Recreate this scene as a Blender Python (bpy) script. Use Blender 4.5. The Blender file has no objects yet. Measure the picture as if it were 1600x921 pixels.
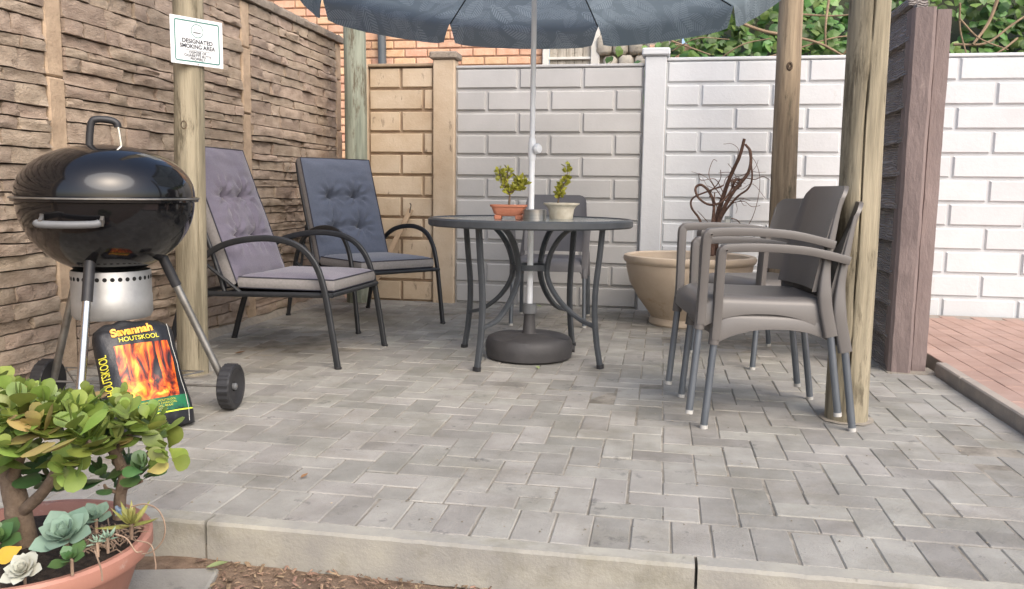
import bpy, bmesh, math, random
from mathutils import Vector, Matrix, noise as mnoise
random.seed(7)
R = math.radians
sc = bpy.context.scene
col = sc.collection
PI = math.pi

# ------------------------------------------------------------------ camera
FPX, PITCH, YAW, ROLL, CH = 1300.0, 0.123436, 0.176115, 0.01323, 0.86
_F = Vector((-math.sin(YAW)*math.cos(PITCH), math.cos(YAW)*math.cos(PITCH), -math.sin(PITCH)))
_R0 = Vector((math.cos(YAW), math.sin(YAW), 0)); _U0 = _R0.cross(_F)
_R = _R0*math.cos(ROLL) + _U0*math.sin(ROLL); _U = _U0*math.cos(ROLL) - _R0*math.sin(ROLL)
cam_d = bpy.data.cameras.new('camera'); cam = bpy.data.objects.new('camera', cam_d); col.objects.link(cam)
m3 = Matrix((_R, _U, -_F)).transposed()
cam.matrix_world = Matrix.Translation((0, 0, CH)) @ m3.to_4x4()
cam_d.sensor_width = 36; cam_d.lens = FPX/1600*36; cam_d.clip_end = 600; cam_d.clip_start = 0.05
sc.camera = cam
C0 = Vector((0, 0, CH))
def ray(x, y): return _F*FPX + _R*(x-800) - _U*(y-460.5)
def gz(x, y, z=0.0):
    d = ray(x, y); return C0 + d*((z-CH)/d.z)
def atY(x, y, Y):
    d = ray(x, y); return C0 + d*(Y/d.y)

# ------------------------------------------------------------------ world + sun
SUN_EL, SUN_AZ = R(43), R(140)       # azimuth measured clockwise from +Y
w = bpy.data.worlds.new('World'); sc.world = w; w.use_nodes = True
nt = w.node_tree; bg = nt.nodes['Background']
sky = nt.nodes.new('ShaderNodeTexSky'); sky.sky_type = 'NISHITA'; sky.sun_disc = False
sky.sun_elevation = SUN_EL; sky.sun_rotation = SUN_AZ
sky.air_density = 0.9; sky.dust_density = 4.0; sky.ozone_density = 0.6
nt.links.new(sky.outputs[0], bg.inputs[0]); bg.inputs[1].default_value = 0.15
sun_d = bpy.data.lights.new('sun', 'SUN'); sun = bpy.data.objects.new('sun', sun_d); col.objects.link(sun)
sun_d.energy = 0.95; sun_d.angle = R(55); sun_d.color = (1.0, 0.985, 0.965)
sdir = Vector((math.sin(SUN_AZ)*math.cos(SUN_EL), math.cos(SUN_AZ)*math.cos(SUN_EL), math.sin(SUN_EL)))
sun.rotation_euler = sdir.to_track_quat('Z', 'Y').to_euler()
sc.view_settings.view_transform = 'Standard'; sc.view_settings.look = 'None'
sc.view_settings.gamma = 1; sc.view_settings.exposure = 0.92
sc.render.engine = 'CYCLES'

# ------------------------------------------------------------------ materials
MATS = {}
def mat(name, c1, c2=None, scale=8.0, stretch=(1, 1, 1), rough=.6, var=0.0, bump=0.0, bscale=None, metal=0.0,
        spec=None, coat=0.0, spots=None, detail=6, contrast=(.35, .68), stain=None, trans=0.0, hue=0.0, local=False, sheen=0.0):
    m = bpy.data.materials.new(name); m.use_nodes = True; t = m.node_tree; N = t.nodes; L = t.links
    b = N['Principled BSDF']
    if local:
        tc = N.new('ShaderNodeTexCoord'); co = tc.outputs['Object']
    else:
        ge = N.new('ShaderNodeNewGeometry'); co = ge.outputs['Position']
    mp = N.new('ShaderNodeMapping'); mp.inputs['Scale'].default_value = stretch; L.new(co, mp.inputs['Vector'])
    n = N.new('ShaderNodeTexNoise'); n.inputs['Scale'].default_value = scale; n.inputs['Detail'].default_value = detail
    n.inputs['Roughness'].default_value = .62; L.new(mp.outputs[0], n.inputs['Vector'])
    rp = N.new('ShaderNodeValToRGB'); rp.color_ramp.elements[0].position = contrast[0]; rp.color_ramp.elements[1].position = contrast[1]
    rp.color_ramp.elements[0].color = (*c1, 1); rp.color_ramp.elements[1].color = (*(c2 or c1), 1)
    L.new(n.outputs['Fac'], rp.inputs[0]); out = rp.outputs[0]
    if spots:    # (colour, scale, threshold, stretch)
        sp = N.new('ShaderNodeTexNoise'); sp.inputs['Scale'].default_value = spots[1]; sp.inputs['Detail'].default_value = 8
        sp.inputs['Roughness'].default_value = .7
        mp2 = N.new('ShaderNodeMapping'); mp2.inputs['Scale'].default_value = spots[3] if len(spots) > 3 else (1, 1, 1)
        mp2.inputs['Location'].default_value = (3.1, 7.7, 1.3)
        L.new(co, mp2.inputs['Vector']); L.new(mp2.outputs[0], sp.inputs['Vector'])
        r2 = N.new('ShaderNodeValToRGB'); r2.color_ramp.elements[0].position = spots[2]; r2.color_ramp.elements[1].position = spots[2]+.09
        L.new(sp.outputs['Fac'], r2.inputs[0])
        mx = N.new('ShaderNodeMix'); mx.data_type = 'RGBA'; L.new(r2.outputs[0], mx.inputs[0])
        L.new(out, mx.inputs[6]); mx.inputs[7].default_value = (*spots[0], 1); out = mx.outputs[2]
    if stain:    # broad soft patches of dirt: (multiplier colour, scale, low, high)
        s3 = N.new('ShaderNodeTexNoise'); s3.inputs['Scale'].default_value = stain[1]; s3.inputs['Detail'].default_value = 9; s3.inputs['Roughness'].default_value = .68
        L.new(co, s3.inputs['Vector'])
        r3 = N.new('ShaderNodeMapRange'); r3.inputs['From Min'].default_value = stain[2]; r3.inputs['From Max'].default_value = stain[3]; L.new(s3.outputs['Fac'], r3.inputs[0])
        m3_ = N.new('ShaderNodeMix'); m3_.data_type = 'RGBA'; m3_.blend_type = 'MULTIPLY'; L.new(r3.outputs[0], m3_.inputs[0]); L.new(out, m3_.inputs[6]); m3_.inputs[7].default_value = (*stain[0], 1); out = m3_.outputs[2]
    if var or hue:
        oi = N.new('ShaderNodeObjectInfo'); gi = N.new('ShaderNodeNewGeometry')
        ad = N.new('ShaderNodeMath'); ad.operation = 'ADD'; L.new(oi.outputs['Random'], ad.inputs[0]); L.new(gi.outputs['Random Per Island'], ad.inputs[1])
        fr = N.new('ShaderNodeMath'); fr.operation = 'FRACT'; L.new(ad.outputs[0], fr.inputs[0])
        ma = N.new('ShaderNodeMapRange'); ma.inputs['To Min'].default_value = 1-var; ma.inputs['To Max'].default_value = 1+var
        L.new(fr.outputs[0], ma.inputs[0])
        hs = N.new('ShaderNodeHueSaturation'); L.new(out, hs.inputs['Color']); L.new(ma.outputs[0], hs.inputs['Value'])
        if hue:
            f2 = N.new('ShaderNodeMath'); f2.operation = 'MULTIPLY'; f2.inputs[1].default_value = 7.31; L.new(fr.outputs[0], f2.inputs[0])
            f3 = N.new('ShaderNodeMath'); f3.operation = 'FRACT'; L.new(f2.outputs[0], f3.inputs[0])
            mh = N.new('ShaderNodeMapRange'); mh.inputs['To Min'].default_value = .5-hue; mh.inputs['To Max'].default_value = .5+hue
            L.new(f3.outputs[0], mh.inputs[0]); L.new(mh.outputs[0], hs.inputs['Hue'])
        out = hs.outputs[0]
    L.new(out, b.inputs['Base Color'])
    b.inputs['Roughness'].default_value = rough; b.inputs['Metallic'].default_value = metal
    if spec is not None: b.inputs['Specular IOR Level'].default_value = spec
    if coat: b.inputs['Coat Weight'].default_value = coat; b.inputs['Coat Roughness'].default_value = .05
    if sheen: b.inputs['Sheen Weight'].default_value = sheen
    if bump:
        nb = N.new('ShaderNodeTexNoise'); nb.inputs['Scale'].default_value = bscale or scale*4; nb.inputs['Detail'].default_value = 8
        nb.inputs['Roughness'].default_value = .65
        L.new(mp.outputs[0], nb.inputs['Vector'])
        bu = N.new('ShaderNodeBump'); bu.inputs['Strength'].default_value = bump; bu.inputs['Distance'].default_value = .01
        L.new(nb.outputs['Fac'], bu.inputs['Height']); L.new(bu.outputs[0], b.inputs['Normal'])
    if trans:    # light passing through a thin leaf or cloth
        tr = N.new('ShaderNodeBsdfTranslucent'); L.new(out, tr.inputs[0])
        ms = N.new('ShaderNodeMixShader'); ms.inputs[0].default_value = trans
        L.new(b.outputs[0], ms.inputs[1]); L.new(tr.outputs[0], ms.inputs[2]); L.new(ms.outputs[0], N['Material Output'].inputs[0])
    MATS[name] = m; return m

mat('paver', (.252, .242, .217), (.345, .332, .30), 6, rough=.85, var=.16, bump=.45, bscale=140, spots=((.17, .165, .155), 11, .60), hue=.014, stain=((.72, .70, .64), 2.3, .48, .72))
mat('sand', (.34, .31, .26), (.15, .135, .11), 9, rough=.95, bump=.5, bscale=160)
mat('kerb', (.37, .355, .30), (.27, .262, .238), 6, rough=.9, bump=.28, bscale=110, var=.08, stain=((.70, .69, .63), 5, .50, .70), spots=((.15, .145, .13), 9, .64))
mat('soil', (.13, .085, .055), (.27, .19, .13), 22, rough=.97, bump=1.0, bscale=70)
mat('litter', (.25, .17, .11), (.14, .09, .06), 30, rough=.9, var=.5, hue=.02)
mat('path', (.335, .215, .17), (.41, .28, .23), 4, rough=.88, var=.08, bump=.3, bscale=100)
mat('path_kerb', (.36, .31, .26), (.28, .25, .22), 7, rough=.9, bump=.4, bscale=90, var=.1)
mat('stone', (.285, .215, .16), (.465, .37, .285), 11, (1, 1, 2.0), rough=.93, var=.16, bump=1.0, bscale=55, contrast=(.3, .7), spots=((.15, .108, .078), 12, .62), hue=.008)
mat('stone_back', (.14, .10, .075), (.10, .075, .055), 12, rough=.95)
mat('stone_post', (.52, .39, .27), (.36, .265, .18), 12, rough=.93, bump=.6, bscale=60, spots=((.15, .11, .08), 30, .64))
mat('coping', (.22, .19, .16), (.34, .28, .22), 18, rough=.95, bump=.9, bscale=60, spots=((.08, .075, .07), 12, .6))
mat('cream', (.47, .36, .245), (.59, .485, .36), 3.5, rough=.9, bump=.3, bscale=60, spots=((.16, .12, .09), 6.5, .61, (2.4, 1, .9)), var=.06)
mat('cream_back', (.36, .27, .18), (.26, .18, .12), 8, rough=.92, bump=.3)
mat('grey_paint', (.42, .415, .405), (.475, .47, .46), 3, rough=.7, bump=.12, bscale=60, var=.05, spots=((.31, .28, .25), 3.0, .68))
mat('white_paint', (.60, .615, .625), (.55, .56, .57), 3, rough=.6, bump=.22, bscale=45, var=.03, spots=((.48, .47, .44), 2.6, .64, (2.5, 1, .6)))
mat('brown_paint', (.175, .135, .127), (.25, .195, .18), 7, (1, 1, .3), rough=.75, bump=1.0, bscale=30, spots=((.33, .275, .24), 13, .66))
mat('plank_paint', (.27, .24, .225), (.35, .315, .295), 9, rough=.8, var=.08)
mat('brick', (.60, .345, .21), (.76, .51, .345), 9, rough=.9, var=.12, bump=.5, bscale=70, hue=.014, spots=((.34, .17, .11), 34, .66))
mat('mortar', (.34, .20, .135), (.42, .27, .19), 14, rough=.95, bump=.5)
mat('pvc_grey', (.075, .09, .10), (.10, .115, .125), 6, rough=.5)
mat('white_metal', (.72, .71, .66), (.62, .60, .54), 6, rough=.5)
mat('old_board', (.30, .27, .22), (.52, .48, .41), 7, (4, 4, .8), rough=.9, bump=.6, bscale=30, spots=((.10, .085, .07), 16, .6))
mat('rock', (.40, .36, .29), (.62, .57, .48), 9, rough=.95, bump=1, bscale=25, spots=((.2, .18, .14), 12, .62))
for nm, a, b_ in (('pole_yellow', (.165, .143, .096), (.355, .31, .218)), ('pole_green', (.17, .19, .145), (.30, .32, .25)), ('pole_brown', (.20, .15, .10), (.36, .28, .185))):
    mat(nm, a, b_, 26, (1, 1, .075), rough=.85, bump=.8, bscale=60, contrast=(.34, .62), spots=((.12, .10, .065), 5, .54, (2.4, 2.4, .5)))
mat('grit', (.30, .26, .20), (.14, .12, .09), 40, rough=.95, var=.4)
mat('knot', (.17, .12, .075), (.07, .05, .035), 40, rough=.9, bump=.5)
mat('cement', (.33, .295, .24), (.25, .225, .19), 30, rough=.95, bump=.6)
mat('enamel', (.004, .004, .005), (.008, .008, .009), 4, rough=.11, coat=.25, spec=.45, bump=.02, bscale=9)
mat('black_plastic', (.018, .018, .02), (.03, .03, .032), 20, rough=.5)
mat('grey_plastic', (.12, .125, .13), (.16, .165, .17), 20, rough=.5)
mat('steel', (.66, .65, .63), (.50, .49, .47), 9, rough=.22, metal=1)
mat('dull_steel', (.40, .39, .37), (.24, .225, .20), 12, rough=.45, metal=.9)
mat('ash_metal', (.46, .46, .45), (.34, .34, .33), 7, rough=.55, metal=.7, spots=((.24, .22, .20), 9, .66))
mat('hole_dark', (.006, .006, .006), None, rough=.9)
mat('alu_leg', (.155, .175, .20), (.20, .22, .245), 8, rough=.38, metal=.65)
mat('foot_white', (.46, .45, .42), None, rough=.6)
mat('resin', (.108, .100, .094), (.124, .115, .108), 4, rough=.36, bump=.05, bscale=300)
mat('resin_dark', (.125, .122, .130), (.142, .139, .146), 4, rough=.45)
mat('black_frame', (.016, .018, .021), (.026, .028, .031), 14, rough=.42)
mat('sling', (.025, .025, .03), (.04, .04, .045), 60, rough=.8)
mat('cloth_mauve', (.138, .124, .168), (.162, .147, .192), 90, rough=.92, bump=.2, bscale=600, sheen=.3)
mat('cloth_slate', (.102, .120, .165), (.122, .140, .185), 90, rough=.92, bump=.2, bscale=600, sheen=.3)
mat('cloth_side', (.23, .22, .215), (.28, .265, .26), 80, rough=.92, bump=.2, bscale=600)
mat('piping', (.04, .04, .055), None, rough=.9)
mat('table_metal', (.046, .052, .058), (.064, .070, .077), 12, rough=.42)
mat('white_pole', (.84, .86, .88), (.78, .80, .82), 5, rough=.35)
mat('base_plastic', (.045, .043, .044), (.065, .062, .062), 7, rough=.6, bump=.15, bscale=80)
mat('terracotta', (.42, .15, .085), (.52, .21, .125), 12, rough=.75, bump=.2)
mat('pot_plastic', (.36, .165, .12), (.45, .225, .17), 5, rough=.6, bump=.15, spots=((.50, .36, .30), 9, .64))
mat('cream_pot', (.66, .61, .50), (.52, .46, .35), 26, rough=.6, bump=.15, spots=((.34, .27, .18), 22, .68))
mat('bowl_clay', (.46, .36, .26), (.58, .475, .36), 4, rough=.55, bump=.12, spots=((.38, .265, .17), 3.5, .58))
mat('brushed', (.50, .48, .45), (.40, .38, .36), 3, (1, 1, 60), rough=.3, metal=1)
mat('bark', (.135, .095, .065), (.225, .165, .115), 40, rough=.9, bump=.7, bscale=70)
mat('vine', (.085, .048, .034), (.16, .09, .062), 60, rough=.85, bump=.5)
mat('jade', (.17, .245, .045), (.27, .345, .08), 14, rough=.42, var=.28, hue=.022, trans=.16)
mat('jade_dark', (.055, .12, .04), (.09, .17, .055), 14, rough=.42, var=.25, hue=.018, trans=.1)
mat('jade_old', (.40, .34, .11), (.33, .24, .11), 18, rough=.45, var=.2, hue=.02, trans=.12)
mat('yellow_leaf', (.62, .38, .03), (.5, .36, .06), 20, rough=.5, trans=.15)
mat('eche_green', (.155, .25, .185), (.22, .315, .245), 12, rough=.6, var=.14)
mat('eche_pale', (.40, .43, .36), (.48, .47, .40), 12, rough=.62, var=.12)
mat('aloe', (.22, .24, .06), (.33, .29, .10), 20, rough=.55, var=.2)
mat('sedum', (.17, .26, .19), (.25, .33, .24), 20, rough=.6, var=.2)
mat('root', (.24, .165, .115), (.33, .24, .17), 40, rough=.9, var=.25)
mat('pot_soil', (.025, .018, .014), (.075, .055, .04), 50, rough=.97, bump=1, bscale=90)
mat('ivy', (.075, .155, .035), (.16, .27, .075), 4, rough=.42, var=.5, hue=.03, trans=.22)
mat('ivy_stem', (.33, .235, .15), (.21, .15, .095), 20, rough=.9)
mat('bank', (.022, .03, .012), (.05, .055, .025), 3, rough=.97, bump=1)
mat('spek_yellow', (.46, .43, .06), (.34, .36, .055), 60, rough=.5, var=.3, trans=.15)
mat('spek_green', (.12, .22, .05), (.17, .28, .065), 60, rough=.5, var=.3, trans=.15)
mat('bag_black', (.012, .013, .016), (.02, .021, .026), 9, rough=.38, bump=.35, bscale=30)
mat('bag_green', (.02, .16, .07), (.01, .03, .03), 14, rough=.4, contrast=(.45, .62))
mat('print_orange', (.85, .30, .03), (.95, .50, .06), 60, rough=.4)
mat('print_yellow', (.62, .56, .05), None, rough=.4)
mat('print_lime', (.62, .78, .06), None, rough=.4)
mat('print_pale', (.5, .5, .46), None, rough=.5)
mat('sign_white', (.82, .85, .87), None, rough=.3)
mat('sign_green', (.045, .20, .175), None, rough=.4)
mat('sign_black', (.03, .03, .04), None, rough=.4)
mat('twig_wood', (.45, .33, .22), (.35, .25, .16), 14, (1, 1, .3), rough=.8)
mat('dry_leaf', (.28, .15, .07), (.20, .11, .05), 30, rough=.8)
mat('green_leaf', (.30, .36, .16), (.22, .28, .11), 30, rough=.6)
mat('blue_tag', (.07, .15, .30), (.3, .36, .42), 60, rough=.4)
mat('label_grey', (.16, .17, .16), (.3, .31, .29), 90, rough=.5)

def glass_mat():
    m = bpy.data.materials.new('table_glass'); m.use_nodes = True; b = m.node_tree.nodes['Principled BSDF']
    b.inputs['Base Color'].default_value = (.62, .68, .68, 1); b.inputs['Roughness'].default_value = .16
    b.inputs['Transmission Weight'].default_value = .75; b.inputs['IOR'].default_value = 1.45
    n = m.node_tree.nodes.new('ShaderNodeTexVoronoi'); n.inputs['Scale'].default_value = 160
    bu = m.node_tree.nodes.new('ShaderNodeBump'); bu.inputs['Strength'].default_value = .25; bu.inputs['Distance'].default_value = .002
    m.node_tree.links.new(n.outputs['Distance'], bu.inputs['Height']); m.node_tree.links.new(bu.outputs[0], b.inputs['Normal'])
    MATS['table_glass'] = m
glass_mat()

def plank_grain():
    m = MATS['plank_paint']; N = m.node_tree.nodes; L = m.node_tree.links; b = N['Principled BSDF']
    ge = N.new('ShaderNodeNewGeometry'); mp = N.new('ShaderNodeMapping'); mp.inputs['Scale'].default_value = (1, .22, 1)
    L.new(ge.outputs['Position'], mp.inputs[0])
    wv = N.new('ShaderNodeTexWave'); wv.bands_direction = 'Z'; wv.inputs['Scale'].default_value = 26; wv.inputs['Distortion'].default_value = 9
    wv.inputs['Detail'].default_value = 2; wv.inputs['Detail Scale'].default_value = 1.3
    L.new(mp.outputs[0], wv.inputs['Vector'])
    bu = N.new('ShaderNodeBump'); bu.inputs['Strength'].default_value = .9; bu.inputs['Distance'].default_value = .012
    L.new(wv.outputs['Fac'], bu.inputs['Height']); L.new(bu.outputs[0], b.inputs['Normal'])
plank_grain()

def flame_mat():
    m = bpy.data.materials.new('flame_print'); m.use_nodes = True; N = m.node_tree.nodes; L = m.node_tree.links; b = N['Principled BSDF']
    tc = N.new('ShaderNodeTexCoord'); sx = N.new('ShaderNodeSeparateXYZ'); L.new(tc.outputs['Object'], sx.inputs[0])
    # tall streaks above, lumps of coal below
    up = N.new('ShaderNodeMapping'); up.inputs['Scale'].default_value = (30, 1, 7); up.inputs['Rotation'].default_value = (0, R(16), 0); L.new(tc.outputs['Object'], up.inputs[0])
    n1 = N.new('ShaderNodeTexNoise'); n1.inputs['Scale'].default_value = 1.0; n1.inputs['Detail'].default_value = 4; n1.inputs['Distortion'].default_value = 1.2; L.new(up.outputs[0], n1.inputs['Vector'])
    n2 = N.new('ShaderNodeTexNoise'); n2.inputs['Scale'].default_value = 24; n2.inputs['Detail'].default_value = 4; n2.inputs['Distortion'].default_value = .8; L.new(tc.outputs['Object'], n2.inputs['Vector'])
    mr = N.new('ShaderNodeMapRange'); mr.inputs['From Min'].default_value = .16; mr.inputs['From Max'].default_value = .24; L.new(sx.outputs['Z'], mr.inputs[0])
    mx = N.new('ShaderNodeMix'); mx.data_type = 'FLOAT'; L.new(mr.outputs[0], mx.inputs[0]); L.new(n2.outputs['Fac'], mx.inputs[2]); L.new(n1.outputs['Fac'], mx.inputs[3])
    rp = N.new('ShaderNodeValToRGB'); e = rp.color_ramp.elements
    e[0].position = .385; e[0].color = (.012, .010, .013, 1); e[1].position = .67; e[1].color = (1, .66, .10, 1)
    for p, c in ((.44, (.22, .025, .01, 1)), (.51, (.72, .12, .015, 1)), (.59, (.95, .36, .03, 1))):
        q = e.new(p); q.color = c
    L.new(mx.outputs[0], rp.inputs[0]); L.new(rp.outputs[0], b.inputs['Base Color']); b.inputs['Roughness'].default_value = .4
    MATS['flame_print'] = m
flame_mat()

def canopy_mat():
    """dark slate cloth printed with palm fronds: each cell holds one frond turned its own way"""
    m = bpy.data.materials.new('canopy_cloth'); m.use_nodes = True; N = m.node_tree.nodes; L = m.node_tree.links; b = N['Principled BSDF']
    uv = N.new('ShaderNodeUVMap')
    def mth(op, a, b_=None, c=None):
        n = N.new('ShaderNodeMath'); n.operation = op
        for i, v in enumerate((a, b_, c)):
            if v is None: continue
            if isinstance(v, (int, float)): n.inputs[i].default_value = v
            else: L.new(v, n.inputs[i])
        return n.outputs[0]
    def layer(scale, off, K):
        mp = N.new('ShaderNodeMapping'); mp.inputs['Location'].default_value = (off, off*.7, 0); L.new(uv.outputs[0], mp.inputs[0])
        vo = N.new('ShaderNodeTexVoronoi'); vo.voronoi_dimensions = '2D'; vo.inputs['Scale'].default_value = scale; L.new(mp.outputs[0], vo.inputs['Vector'])
        sub = N.new('ShaderNodeVectorMath'); sub.operation = 'SUBTRACT'; L.new(mp.outputs[0], sub.inputs[0]); L.new(vo.outputs['Position'], sub.inputs[1])
        sc_ = N.new('ShaderNodeSeparateColor'); L.new(vo.outputs['Color'], sc_.inputs[0])
        ang = mth('MULTIPLY', sc_.outputs[0], 6.283)
        s = N.new('ShaderNodeSeparateXYZ'); L.new(sub.outputs[0], s.inputs[0])
        ca, sa = mth('COSINE', ang), mth('SINE', ang)
        u = mth('ADD', mth('MULTIPLY', s.outputs[0], ca), mth('MULTIPLY', s.outputs[1], sa))
        v = mth('SUBTRACT', mth('MULTIPLY', s.outputs[1], ca), mth('MULTIPLY', s.outputs[0], sa))
        av = mth('ABSOLUTE', v)
        st = mth('SINE', mth('MULTIPLY', mth('SUBTRACT', u, mth('MULTIPLY', av, .9)), K))
        st = mth('GREATER_THAN', st, -.1)
        h_ = .62/scale; wd = mth('MULTIPLY', mth('SUBTRACT', h_, mth('DIVIDE', mth('MULTIPLY', u, u), h_)), .40)
        env = mth('MULTIPLY', mth('LESS_THAN', av, wd), mth('GREATER_THAN', av, .0022))
        return mth('MULTIPLY', mth('MULTIPLY', st, env), mth('ADD', .35, mth('MULTIPLY', sc_.outputs[1], .65)))
    f = mth('MAXIMUM', mth('MAXIMUM', layer(5.2, 0.0, 330.0), mth('MULTIPLY', layer(6.2, 3.7, 400.0), .6)), mth('MULTIPLY', layer(5.8, 8.3, 360.0), .75))
    mx = N.new('ShaderNodeMix'); mx.data_type = 'RGBA'; L.new(f, mx.inputs[0])
    mx.inputs[6].default_value = (.21, .255, .278, 1); mx.inputs[7].default_value = (.36, .42, .455, 1)
    L.new(mx.outputs[2], b.inputs['Base Color']); b.inputs['Roughness'].default_value = .85
    tr = N.new('ShaderNodeBsdfTranslucent'); L.new(mx.outputs[2], tr.inputs[0])
    ms = N.new('ShaderNodeMixShader'); ms.inputs[0].default_value = .6
    L.new(b.outputs[0], ms.inputs[1]); L.new(tr.outputs[0], ms.inputs[2]); L.new(ms.outputs[0], N['Material Output'].inputs[0])
    MATS['canopy_cloth'] = m
canopy_mat()

# ------------------------------------------------------------------ helpers
def link(name, me, m=None, parent=None):
    o = bpy.data.objects.new(name, me); col.objects.link(o)
    if m and not me.materials: me.materials.append(MATS[m])
    if parent is not None: o.parent = parent
    return o
def tag(o, label=None, cat=None, group=None, kind=None):
    if label: o['label'] = label
    if cat: o['category'] = cat
    if group: o['group'] = group
    if kind: o['kind'] = kind
    return o
def thing(name, label, cat, loc=(0, 0, 0), rz=0, group=None):
    o = bpy.data.objects.new(name, None); col.objects.link(o); o.empty_display_size = .05
    o.location = loc; o.rotation_euler = (0, 0, rz)
    return tag(o, label, cat, group)
def copy_tree(o, parent=None):
    c = o.copy(); col.objects.link(c); c.parent = parent
    for ch in list(o.children): copy_tree(ch, c)
    return c
class MB:
    def __init__(s): s.v = []; s.f = []; s.uv = None
    def add(s, v, f, M=None):
        k = len(s.v)
        s.v += [tuple((M @ Vector(p)) if M else p) for p in v]; s.f += [tuple(i+k for i in q) for q in f]; return s
    def box(s, x0, x1, y0, y1, z0, z1, c=0.0, M=None):
        """box with every edge chamfered by c"""
        if c <= 0:
            v = [(x, y, z) for z in (z0, z1) for y in (y0, y1) for x in (x0, x1)]
            return s.add(v, [(0, 2, 3, 1), (4, 5, 7, 6), (0, 1, 5, 4), (2, 6, 7, 3), (0, 4, 6, 2), (1, 3, 7, 5)], M)
        v = []; idx = {}
        X, Y, Z = (x0, x1), (y0, y1), (z0, z1); sg = (1, -1)
        for i in (0, 1):
            for j in (0, 1):
                for k in (0, 1):
                    p = (X[i], Y[j], Z[k]); d = (sg[i]*c, sg[j]*c, sg[k]*c)
                    for a in range(3):   # vertex lying on the face normal to axis a
                        q = [p[t]+(0 if t == a else d[t]) for t in range(3)]
                        idx[(i, j, k, a)] = len(v); v.append(tuple(q))
        f = []
        def g(i, j, k, a): return idx[(i, j, k, a)]
        for s_ in (0, 1):
            f.append((g(s_, 0, 0, 0), g(s_, 1, 0, 0), g(s_, 1, 1, 0), g(s_, 0, 1, 0)))
            f.append((g(0, s_, 0, 1), g(1, s_, 0, 1), g(1, s_, 1, 1), g(0, s_, 1, 1)))
            f.append((g(0, 0, s_, 2), g(1, 0, s_, 2), g(1, 1, s_, 2), g(0, 1, s_, 2)))
        for a_ in (0, 1):
            for b_ in (0, 1):
                f.append((g(a_, b_, 0, 0), g(a_, b_, 1, 0), g(a_, b_, 1, 1), g(a_, b_, 0, 1)))
                f.append((g(a_, 0, b_, 0), g(a_, 1, b_, 0), g(a_, 1, b_, 2), g(a_, 0, b_, 2)))
                f.append((g(0, a_, b_, 1), g(1, a_, b_, 1), g(1, a_, b_, 2), g(0, a_, b_, 2)))
        for i in (0, 1):
            for j in (0, 1):
                for k in (0, 1): f.append((g(i, j, k, 0), g(i, j, k, 1), g(i, j, k, 2)))
        return s.add(v, f, M)
    def sweep(s, pts, sec, side=None, caps=True, scales=None, M=None):
        """sweep a closed section (list of (a,b)) along pts; a lies along SIDE (kept), b across"""
        P = [Vector(p) for p in pts]; n = len(sec); v = []
        prev = None
        for i, p in enumerate(P):
            t = (P[min(i+1, len(P)-1)]-P[max(i-1, 0)]).normalized()
            if side is not None: a = Vector(side); a = (a-t*a.dot(t))
            else:
                a = prev if prev is not None else (Vector((0, 0, 1)) if abs(t.z) < .9 else Vector((1, 0, 0)))
                a = a-t*a.dot(t)
            if a.length < 1e-6: a = Vector((1, 0, 0))
            a.normalize(); prev = a; b = t.cross(a); k = scales[i] if scales else 1
            v += [tuple(p+a*(q[0]*k)+b*(q[1]*k)) for q in sec]
        f = [(i*n+j, i*n+(j+1) % n, (i+1)*n+(j+1) % n, (i+1)*n+j) for i in range(len(P)-1) for j in range(n)]
        if caps: f += [tuple(range(n-1, -1, -1)), tuple((len(P)-1)*n+j for j in range(n))]
        return s.add(v, f, M)
    def tube(s, pts, r, n=8, caps=True, side=None, M=None):
        rr = r if isinstance(r, (list, tuple)) else [r]*len(pts)
        sec = [(math.cos(2*PI*j/n), math.sin(2*PI*j/n)) for j in range(n)]
        return s.sweep(pts, sec, side, caps, rr, M)
    def lathe(s, prof, n=32, M=None, close=False):
        v = []
        for r, z in prof: v += [(r*math.cos(2*PI*j/n), r*math.sin(2*PI*j/n), z) for j in range(n)]
        f = [(i*n+j, i*n+(j+1) % n, (i+1)*n+(j+1) % n, (i+1)*n+j) for i in range(len(prof)-1) for j in range(n)]
        if close: f += [tuple(range(n-1, -1, -1)), tuple((len(prof)-1)*n+j for j in range(n))]
        return s.add(v, f, M)
    def grid(s, fn, nu, nv, M=None, flip=False):
        v = [fn(i/nu, j/nv) for j in range(nv+1) for i in range(nu+1)]
        f = []
        for j in range(nv):
            for i in range(nu):
                a = j*(nu+1)+i; q = (a, a+1, a+nu+2, a+nu+1); f.append(q[::-1] if flip else q)
        return s.add(v, f, M)
    def mesh(s, name, smooth=True, ang=38, fix=True):
        me = bpy.data.meshes.new(name); me.from_pydata(s.v, [], s.f)
        if fix:
            bm = bmesh.new(); bm.from_mesh(me); bmesh.ops.recalc_face_normals(bm, faces=bm.faces); bm.to_mesh(me); bm.free()
        if smooth:
            me.polygons.foreach_set('use_smooth', [True]*len(me.polygons)); me.set_sharp_from_angle(angle=R(ang))
        me.update(); return me
    def build(s, name, m, parent=None, smooth=True, ang=38, fix=True):
        return link(name, s.mesh(name, smooth, ang, fix), m, parent)
def rrect(a, b, r=.3, n=3):
    """rounded rectangle section, half sizes a, b; r = share of the smaller half"""
    k = min(a, b)*r; out = []
    for cx, cy, a0 in ((a-k, b-k, 0), (-a+k, b-k, 90), (-a+k, -b+k, 180), (a-k, -b+k, 270)):
        out += [(cx+k*math.cos(R(a0+90*i/n)), cy+k*math.sin(R(a0+90*i/n))) for i in range(n+1)]
    return out
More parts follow.
